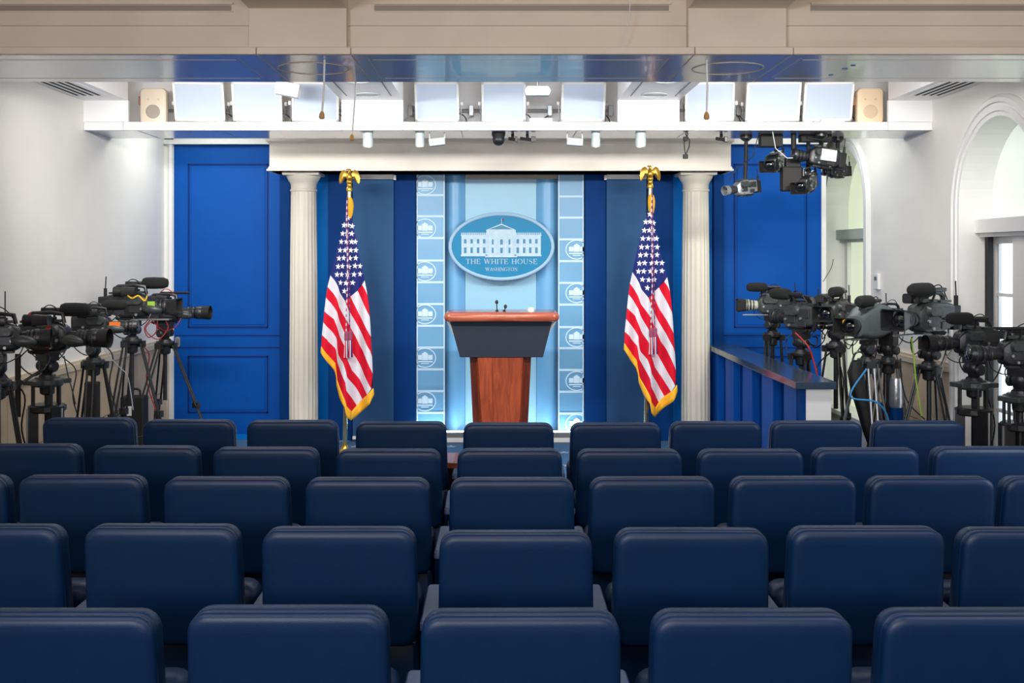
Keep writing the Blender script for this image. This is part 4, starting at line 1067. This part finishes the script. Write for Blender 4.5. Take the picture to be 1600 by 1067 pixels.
    if wrap == 'foil':
        MB().lathe([(.045, 0), (.055, .05), (.05, .2), (.045, .23)], c=(-.06, -.09, crown-.35), n=14).build('foil_wrap', 'silver', r, smooth=True)
        MB().tube([(-.06, -.09, crown-.34), (-.06, -.09, crown-.8)], .05, 12).build('navy_sleeve', 'bluedk', r)
    if wrap == 'bag':
        bx(-.05, .05, -.06, .0, crown-.42, crown-.14).build('battery_pack', 'black2', r, bevel=.01)
    return r, Vector((x, D, zm))

# ================================================================ VIDEO CAMERAS   lens axis +X, y across, z up, origin at mounting plate
def videocam(p, rz, lab, s=1.0, hood='rect', mic='foam', accent=None, vf=True, lenslen=.16, lenskey='black', cover=False, handle=True, tilt=0, hoodkey='black2', tag_=None, hang=False, battery=True, key='black'):
    r = empty('video_camera', lab, 'camera', p, rz)
    r.rotation_euler = (0, tilt, rz); r.scale = (s, s, s)
    b = MB(); yb_ = .055
    def sec(x, w_, a, c_, rr=.02): return [(x, y, z) for (y, z) in rrect(-w_, w_, a, c_, rr, 3)]
    b.loft([sec(-.15, .05, .035, .165), sec(-.10, yb_, .03, .172), sec(-.06, yb_, .012, .172), sec(.03, yb_, .012, .18), sec(.09, yb_, .014, .165), sec(.115, yb_*.9, .022, .15), sec(.128, yb_*.72, .035, .135)])
    body = b.build('body', 'cover' if cover else key, r, smooth=True)
    b2_ = MB(); b2_.box(-.145, -.05, -.035, .035, .172, .186); b2_.box(-.03, .09, -.03, .03, .176, .192)
    for sd in (-1, 1): b2_.loft([sec(-.02, .0, 0, 0, 0)[:1]*0 or [(x, sd*(yb_+.0), z) for (x, z) in rrect(-.045, .095, .095, .165, .025, 3)], [(x, sd*(yb_+.022), z) for (x, z) in rrect(-.035, .085, .105, .155, .022, 3)]])
    b2_.build('side_housing', 'blackg', r, smooth=True)
    MB().loft([[(x, y*1.0, z) for (x, z) in ((-.10, .012), (.02, .012), (.0, -.006), (-.08, -.006))] for y in (-.04, .04)]).build('shoulder_pad', 'foam', r)
    rg_ = MB()
    for sd in (-1, 1): rg_.tube([(-.05, sd*.03, -.0), (.26, sd*.03, -.0)], .006, 6)
    rg_.build('support_rods', 'lgrey', r) if not hang and hood == 'rect' else None
    bx(-.10, .09, -.03, .03, 0, .014).build('mounting_plate', 'grey', r)
    pd = MB()
    for (x0, x1, z0_, z1_) in ((-.13, -.02, .09, .15), (.0, .085, .05, .10), (-.10, -.03, .03, .07), (.01, .08, .12, .155)):
        for sd in (-1, 1): pd.box(x0, x1, sd*yb_-(.006 if sd < 0 else -.0), sd*yb_+(.0 if sd < 0 else .006), z0_, z1_)
    pd.build('side_panel', 'grey', body, bevel=.002, seg=1)['kind'] = 'stuff'
    kn = MB()
    for (x0, z_) in ((-.06, .085), (-.01, .12), (.05, .035), (.085, .075)):
        for sd in (-1, 1): kn.lathe([(.009, 0), (.009, .012)], c=(x0, sd*(yb_+.003), z_), axis=(0, sd, 0), n=10)
    kn.build('control_knob', 'lgrey', body)['kind'] = 'stuff'
    # lens
    c = Vector((.125, 0, .085)); L = lenslen
    ln = MB(); ln.lathe([(.036, 0), (.040, .01), (.040, L*.25), (.046, L*.27), (.046, L*.45), (.042, L*.47), (.042, L*.62), (.052, L*.66), (.052, L*.9), (.048, L*.93)], c=c, axis=(1, 0, 0), n=24)
    le = ln.build('lens_barrel', lenskey, r, smooth=True)
    rg = MB()
    for t in (.35, .56, .78): rg.lathe([(.054 if t > .6 else .048, -.006), (.055 if t > .6 else .049, 0), (.054 if t > .6 else .048, .006)], c=c+Vector((L*t, 0, 0)), axis=(1, 0, 0), n=24)
    rg.build('focus_ring', 'grey', le)
    MB().lathe([(.043, 0), (.038, .006), (.02, .011), (.004, .013)], c=c+Vector((L*.92, 0, 0)), axis=(1, 0, 0), n=24).build('front_glass', 'lensglass', le, smooth=True)
    zb_ = MB(); zb_.lathe([(.001, -.074)]+[(.034*math.cos(a), .072*math.sin(a)) for a in [math.radians(q) for q in range(-75, 80, 15)]]+[(.001, .073)], c=(c.x+L*.22, -.062, .072), axis=(1, 0, -.12), n=16)
    zb_.build('zoom_grip', 'blackg', le, smooth=True)
    if hood == 'rect':
        h = MB(); x0 = c.x+L*.88
        A = [(x0, y, z+.085) for (y, z) in rrect(-.055, .055, -.05, .05, .02, 3)]; B = [(x0+.075, y, z+.085) for (y, z) in rrect(-.078, .078, -.058, .058, .012, 3)]
        B2 = [(x0+.075, y*.93, (z-.085)*.92+.085) for (_, y, z) in B]; A2 = [(x0+.005, y*.9, (z-.085)*.9+.085) for (_, y, z) in A]
        h.loft([A, B, B2, A2], False, False); h.build('lens_hood', hoodkey, r)
    elif hood == 'round':
        MB().lathe([(.052, 0), (.056, .06), (.053, .06), (.049, .005)], c=c+Vector((L*.9, 0, 0)), axis=(1, 0, 0), n=28).build('lens_hood', hoodkey, r, smooth=True)
    if handle:
        h = MB(); h.m(accent if accent else key); h.tube([(-.12, 0, .16), (-.115, 0, .205), (-.09, 0, .225)], .014, 8)
        h.m('black'); h.tube([(-.09, 0, .225), (.02, 0, .23), (.09, 0, .222), (.10, 0, .17)], .0125, 8)
        h.build('top_handle', None, r, smooth=True)
    if vf:
        v = MB(); v.m('black'); v.loft([[(-.03, y-.10, z) for (y, z) in rrect(-.032, .032, .16, .225, .015, 3)], [(.06, y-.10, z) for (y, z) in rrect(-.03, .03, .165, .22, .015, 3)]])
        v.m('black2'); v.lathe([(.022, 0), (.03, .02), (.034, .055), (.028, .055)], c=(-.03, -.10, .192), axis=(-1, 0, 0), n=16)
        v.m('grey'); v.tube([(.03, -.07, .20), (.05, 0, .20)], .008, 8)
        v.build('viewfinder', None, r, smooth=True)
    if mic == 'foam':
        m2 = MB(); m2.m('foam'); m2.lathe([(.008, 0), (.032, .01), (.039, .03), (.040, .09), (.038, .15), (.028, .175), (.008, .182)], c=(.05, .055, .245), axis=(1, 0, 0), n=16)
        m2.m('black'); m2.tube([(-.06, .055, .245), (.05, .055, .245)], .012, 8); m2.tube([(.02, .055, .235), (.02, .03, .17)], .007, 6); m2.build('microphone', None, r, smooth=True)
    elif mic == 'thin':
        m2 = MB(); m2.tube([(-.05, .045, .24), (.18, .045, .24)], .010, 10); m2.tube([(.02, .045, .24), (.02, .03, .17)], .007, 6); m2.build('microphone', 'black2', r, smooth=True)
    if battery:
        bt = MB(); bt.box(-.215, -.152, -.045, .045, .02, .155); bt.build('battery', 'black2', r, bevel=.006)
        an = MB(); an.tube([(-.19, .03, .155), (-.19, .03, .21)], .012, 8); an.tube([(-.19, .03, .21), (-.185, .03, .29)], .004, 6); an.build('antenna', 'black2', r)
    cb = MB(); cb.tube(sm([(-.17, -.05, .10), (-.26, -.07, .02), (-.22, -.06, -.12), (-.12, -.03, -.24), (-.15, 0, -.45), (-.08, .02, -.7)]), .005, 6); cb.tube(sm([(-.05, -.06, .05), (-.12, -.1, -.04), (-.02, -.11, -.12), (.05, -.08, -.04), (.03, -.06, .02)]), .004, 6)
    cb.tube(sm([(.16, -.07, .06), (.12, -.10, -.02), (.02, -.09, -.05), (-.08, -.08, .03), (-.14, -.06, .08)]), .0035, 6); cb.tube(sm([(-.1, .04, .19), (-.02, .05, .27), (.06, .03, .23), (.12, -.02, .13)]), .0035, 6)
    cb.build('cable', 'black' if tag_ != 'redcable' else 'red', r, smooth=True) if not hang else None
    if tag_ and tag_ != 'redcable':
        tg = MB(); tg.box(c.x+L*.05, c.x+L*.4, -.083, -.076, .08, .125); tg.build('colour_tag', tag_, r)
        if tag_ == 'paper':
            for sd in (-1, 1): bx(-.10, .04, sd*.072-.012, sd*.072+.012, .06, .16).build('side_label', 'paper', r)
    if cover:
        cv = MB(); cv.loft([[(-.19, y, z) for (y, z) in rrect(-.075, .075, .02, .205, .035, 3)], [(-.05, y, z) for (y, z) in rrect(-.085, .085, .0, .225, .035, 3)], [(.08, y, z) for (y, z) in rrect(-.078, .078, .0, .20, .035, 3)], [(.17, y, z) for (y, z) in rrect(-.062, .062, .02, .15, .035, 3)]])
        cv.build('rain_cover', 'cover', r, smooth=True)
    return r
GR = None
t, p = tripod(-4, 6.35, 552, 'black tripod cut off by the left edge of the photo', .3, spread=.25, handle=False)
videocam(p, .25, 'black video camera cut off by the left edge of the photo', 1.0, 'round', 'none', lenslen=.12)
t, p = tripod(74, 7.0, 551, 'black tripod under the camera with the red handle end, left wall', 1.0, closed=True)
videocam(p, -.05, 'black video camera with red tipped handle near the left wall', 1.12, 'round', 'foam', accent='red', lenslen=.20, battery=False)
red_cam = [o for o in col.objects if o.get('label', '').startswith('black video camera with red tipped')][0]
bx(.03, .055, -.084, -.075, .035, .16).build('red_strip', 'red', red_cam)
st_p = MB(); st_p.box(-.018, .018, -.003, .003, -.42, -.02); o = st_p.build('hanging_strap', 'black2', loc=(wx(28, 6.9), 6.9, wz(548, 6.9))); tag(o, 'black strap hanging between the two leftmost cameras', 'strap')
t, p = tripod(146, 7.8, 528, 'black tripod with a battery pack, third from the left edge', .1, spread=.26, wrap='bag', handle=False)
videocam(p, .1, 'black video camera with orange tagged lens, third from left', .95, 'none', 'foam', lenslen=.22, tag_='orange', battery=False)
t, p = tripod(206, 8.7, 499, 'tall black tripod, second tripod left of the left blue door', -.4, spread=.34, handle=False)
videocam(p, .0, 'high black video camera with cables looped on its handle', 1.18, 'rect', 'foam', lenslen=.14, tag_='green')
t, p = tripod(258, 9.5, 505, 'black tripod standing in front of the left blue door edge', -.5, spread=.46, handle=False)
videocam(p, -.05, 'black video camera with long lens in front of the left blue door', 1.1, 'round', 'thin', lenslen=.2, tag_='redcable', battery=False)
# right group
t, p = tripod(1207, 9.55, 492, 'slim tripod behind the granite topped half wall', -.9, spread=.14, silver=False, handle=False)
videocam(p, PI-.1, 'black video camera with pale lens above the granite counter', 1.0, 'rect', 'foam', lenskey='lensbeige', lenslen=.12, accent='brown', key='blackg')
t, p = tripod(1252, 8.9, 516, 'black tripod between the half wall and the far window', .4, spread=.2, hscale=1.1, handle=False)
videocam(p, PI/2+.5, 'bulky black video camera seen from behind at the blue door edge', 1.2, 'none', 'foam', tag_='red', key='blackg')
t, p = tripod(1306, 8.6, 506, 'black tripod in front of the far arched window', .2, spread=.22, handle=False)
videocam(p, PI+.9, 'black video camera with large foam microphone facing the seats', 1.05, 'rect', 'foam', lenslen=.08, key='blackg')
t, p = tripod(1356, 8.2, 528, 'silver legged tripod hung with a blue cable', .0, spread=.30, silver=True, handle=False)
videocam(p, PI+.75, 'video camera in a grey rain cover with a wide black hood', 1.15, 'rect', 'foam', cover=True, lenslen=.12, tag_='yellow')
o = MB().tube(sm([p+Vector((-.05, -.12, -.22)), p+Vector((-.18, -.15, -.42)), p+Vector((.0, -.2, -.46)), p+Vector((.09, -.2, -.62)), p+Vector((.09, -.2, -.95)), p+Vector((.18, -.18, -1.08))]), .007, 8).build('blue_cable', 'cyan'); tag(o, 'bright blue cable looping down the silver legged tripod', 'cable')
t, p = tripod(1388, 8.35, 512, 'tripod wrapped in silver foil with a navy sleeve', .8, spread=.22, wrap='foil', hscale=1.5, handle=False)
videocam(p, PI+.35, 'black video camera standing just behind the grey rain cover', .8, 'none', 'none', vf=False, battery=False, lenslen=.08)
t, p = tripod(1452, 7.75, 522, 'black tripod below the large camera beside the near window', .5, spread=.34, handle=False, hscale=1.35)
videocam(p, PI+.55, 'large video camera with big viewfinder beside the near arched window', 1.3, 'rect', 'foam', lenslen=.12, hoodkey='black', key='blackg')
t, p = tripod(1522, 7.0, 556, 'heavy black tripod, second from the right edge', .2, closed=True, handle=False)
videocam(p, PI+.2, 'black video camera with red tag, second from the right edge', 1.0, 'round', 'foam', lenslen=.18, accent='grey', battery=False, tag_='red')
t, p = tripod(1594, 6.6, 574, 'heavy black tripod cut by the right edge of the photo', .6, closed=True, handle=False)
videocam(p, PI+.1, 'black video camera with golden ring at the right edge of photo', 1.0, 'none', 'thin', lenslen=.22, accent='orange')

# hanging cameras under the trough
def hung(px, py, D, rz, tilt, lab, **kw):
    p = Vector((wx(px, D), D, wz(py, D)))
    c = videocam(p, rz, lab, tilt=tilt, hang=True, **kw)
    m_ = MB(); T = Vector((p.x+.02, p.y+.05, z0)); inv = None
    pr = empty('camera_hanger', 'black pole hanger for the ' + lab.split(',')[0][:48], 'hanger', T)
    a = Vector((p.x, p.y, p.z+.17*kw.get('s', 1)))-T
    MB().tube([(0, 0, 0), (0, 0, a.z*.45), tuple(a)], .016, 10).build('pole', 'black2', pr, smooth=True)
    MB().lathe([(.05, 0), (.05, -.03), (.025, -.05)], n=16).build('ceiling_clamp', 'black', pr)
    bx(-.03, .03, -.03, .03, -.03, .01, T=Matrix.Translation(a)).build('joint', 'black', pr, bevel=.004)
    return c
hung(1164, 306, 8.9, PI+.5, .12, 'small silver black camera hanging at far left of cluster', s=.72, hood='round', mic='none', vf=False, handle=False, lenslen=.12, hoodkey='lgrey', key='lgrey', lenskey='grey')
hung(1212, 268, 9.0, PI+1.05, .2, 'hanging camera with square hood, second from left', s=.85, hood='rect', mic='none', vf=False, handle=False, lenslen=.1)
hung(1262, 300, 8.9, PI+1.0, .22, 'lowest hanging camera with square hood', s=.85, hood='rect', mic='none', vf=True, handle=True, lenslen=.1)
hung(1282, 262, 8.75, PI+.15, -.12, 'hanging camera with white side label', s=.9, hood='none', mic='thin', vf=False, handle=False, lenslen=.16, tag_='paper')
hung(1308, 278, 9.05, PI+.4, .05, 'hanging camera with yellow stripe at right of cluster', s=.62, hood='none', mic='none', vf=False, handle=True, lenslen=.1, tag_='yellow')
mn = empty('hanging_monitor', 'dark square monitor hood hanging in the middle of camera cluster', 'monitor', (wx(1240, 8.85), 8.85, z0))
MB().tube([(0, 0, 0), (0, 0, -.26)], .022, 12).build('pole', 'black2', mn, smooth=True)
bx(-.10, .065, -.04, .06, -.47, -.27).build('monitor_body', 'black2', mn, bevel=.012)
bx(-.07, .05, -.03, .03, -.28, -.20).build('swivel_joint', 'black2', mn, bevel=.005)
pk = empty('clamp_plate', 'black clamp plates fixed under the shelf above hanging cameras', 'plate', (wx(1240, 8.95), 8.95, z0))
for (a, b, c_) in ((-.28, -.10, .10), (.05, .30, .06)): bx(a, b, -.05, .05, -c_, 0).build('plate', 'black2', pk, bevel=.005)
o = MB().tube([(wx(1207, 8.7), 8.7, z0), (wx(1212, 8.7), 8.7, wz(232, 8.7)), (wx(1230, 8.7), 8.7, wz(247, 8.7)), (wx(1258, 8.7), 8.7, wz(246, 8.7))], .003, 6).build('white_cable', 'paper'); tag(o, 'thin pale cable draped among the hanging cameras', 'cable')
o = MB().tube([(wx(1186, 8.8), 8.8, z0), (wx(1176, 8.8), 8.8, wz(245, 8.8)), (wx(1150, 8.8), 8.8, wz(265, 8.8)), (wx(1137, 8.8), 8.8, wz(285, 8.8))], .004, 6).build('black_cable', 'black'); tag(o, 'black cable drooping to the leftmost hanging camera', 'cable')

o = bx(-.07, .07, -.05, .05, 0, .26).build('equipment_pack', 'black2', bevel=.02, loc=(wx(208, 9.1), 9.1, SZ+.42)); 
bpy.data.objects.remove(o)
eq = empty('equipment_case', 'black equipment case standing on end between the left tripods', 'case', (wx(210, 9.2), 9.2, SZ))
bx(-.10, .10, -.07, .07, 0, .62).build('case_body', 'black2', eq, bevel=.015); bx(-.05, .0, -.075, -.07, .46, .54).build('white_label', 'paper', eq)
MB().tube(sm([(-.05, 0, .61), (-.04, 0, .67), (.04, 0, .67), (.05, 0, .61)]), .01, 8).build('case_handle', 'black', eq)
rc = empty('ribbed_case', 'grey ribbed upright case behind the silver legged tripod', 'case', (wx(1400, 8.6), 8.75, SZ))
bx(-.06, .05, -.05, .05, 0, .62).build('case_body', 'grey', rc, bevel=.006)
for i in range(9): bx(-.055, .045, -.056, -.05, .04+i*.062, .07+i*.062).build('rib', 'blackg', rc)
bx(.045, .062, -.06, .06, 0, .64).build('silver_edge', 'lgrey', rc)
bg_ = empty('black_cloth_bag', 'black cloth bag slung on the silver legged tripod', 'bag', (wx(1340, 8.15), 8.12, .45))
lo = []
for (z, a, b, dx_) in ((-.1, .02, .02, .14), (.0, .035, .03, .12), (.14, .045, .04, .08), (.3, .05, .05, .04), (.45, .055, .045, .0), (.58, .06, .04, -.02), (.66, .035, .03, -.02)):
    lo.append([(dx_+a*math.cos(t)*(1+.12*math.sin(5*t)), b*math.sin(t), z) for t in [2*PI*i/20 for i in range(20)]])
MB().loft(lo).build('bag_body', 'black2', bg_, smooth=True)
MB().tube(sm([(-.06, 0, .6), (-.03, 0, .72), (.03, 0, .72), (.02, 0, .6)]), .008, 6).build('strap', 'black', bg_)
def cable(pts, key, lab, r_=.004, cat='cable'):
    o = MB().tube(sm([(wx(a, d), d, wz(b, d)) for (a, b, d) in pts]), r_, 6).build(key.split('_')[0] if 0 else 'cable', key, smooth=True); tag(o, lab, cat)
cable([(100, 556, 6.9), (106, 585, 6.9), (113, 610, 6.9), (118, 632, 6.9)], 'black', 'thin black cable hanging right of the heavy left tripod')
cable([(157, 535, 8.0), (170, 556, 8.0), (188, 575, 8.2), (200, 590, 8.4), (208, 640, 8.6)], 'paper', 'white cable swooping between the left tripods')
cable([(238, 497, 9.3), (226, 512, 9.3), (232, 527, 9.3), (244, 518, 9.3), (246, 498, 9.3)], 'red', 'red cable loop under the camera by the left blue door', .005)
cable([(196, 458, 8.6), (206, 466, 8.5), (216, 462, 8.5), (226, 470, 8.5), (230, 462, 8.5)], 'yellow', 'yellow strap tangled on the high left camera handle', .006)
cable([(1243, 520, 8.7), (1262, 540, 8.6), (1270, 560, 8.6), (1278, 590, 8.6)], 'red', 'red cable behind the granite counter end', .006)
cable([(1262, 535, 8.8), (1274, 540, 8.8), (1277, 528, 8.8), (1270, 526, 8.8)], 'black', 'black cable loop hooked beside the blue door edge', .006)
cable([(1424, 528, 7.6), (1428, 560, 7.6), (1432, 600, 7.6), (1440, 650, 7.6)], 'green', 'green cable hanging down left of the large right camera', .005)
cable([(1407, 560, 8.0), (1410, 600, 8.0), (1420, 630, 8.0), (1445, 655, 8.0)], 'black', 'black strap hanging between the silver tripod and large camera', .006, 'strap')
cable([(1315, 510, 8.3), (1318, 530, 8.3), (1326, 545, 8.3), (1336, 528, 8.2)], 'black', 'black cable drooping left of the grey rain cover')
cable([(1286, 440, 8.8), (1291, 432, 8.8), (1299, 418, 8.8), (1302, 405, 8.8)], 'black', 'thin aerial cable rising above the bulky rear facing camera', .003)
cable([(1480, 520, 7.0), (1490, 540, 6.95), (1478, 560, 6.95), (1470, 590, 6.95)], 'lgrey', 'pale strap dangling from the lens of the red tagged camera', .004, 'strap')

cable([(8, 505, 6.3), (8, 488, 6.3), (8, 470, 6.3), (8, 455, 6.3)], 'black2', 'upright black aerial at the far left edge', .0035, 'aerial')
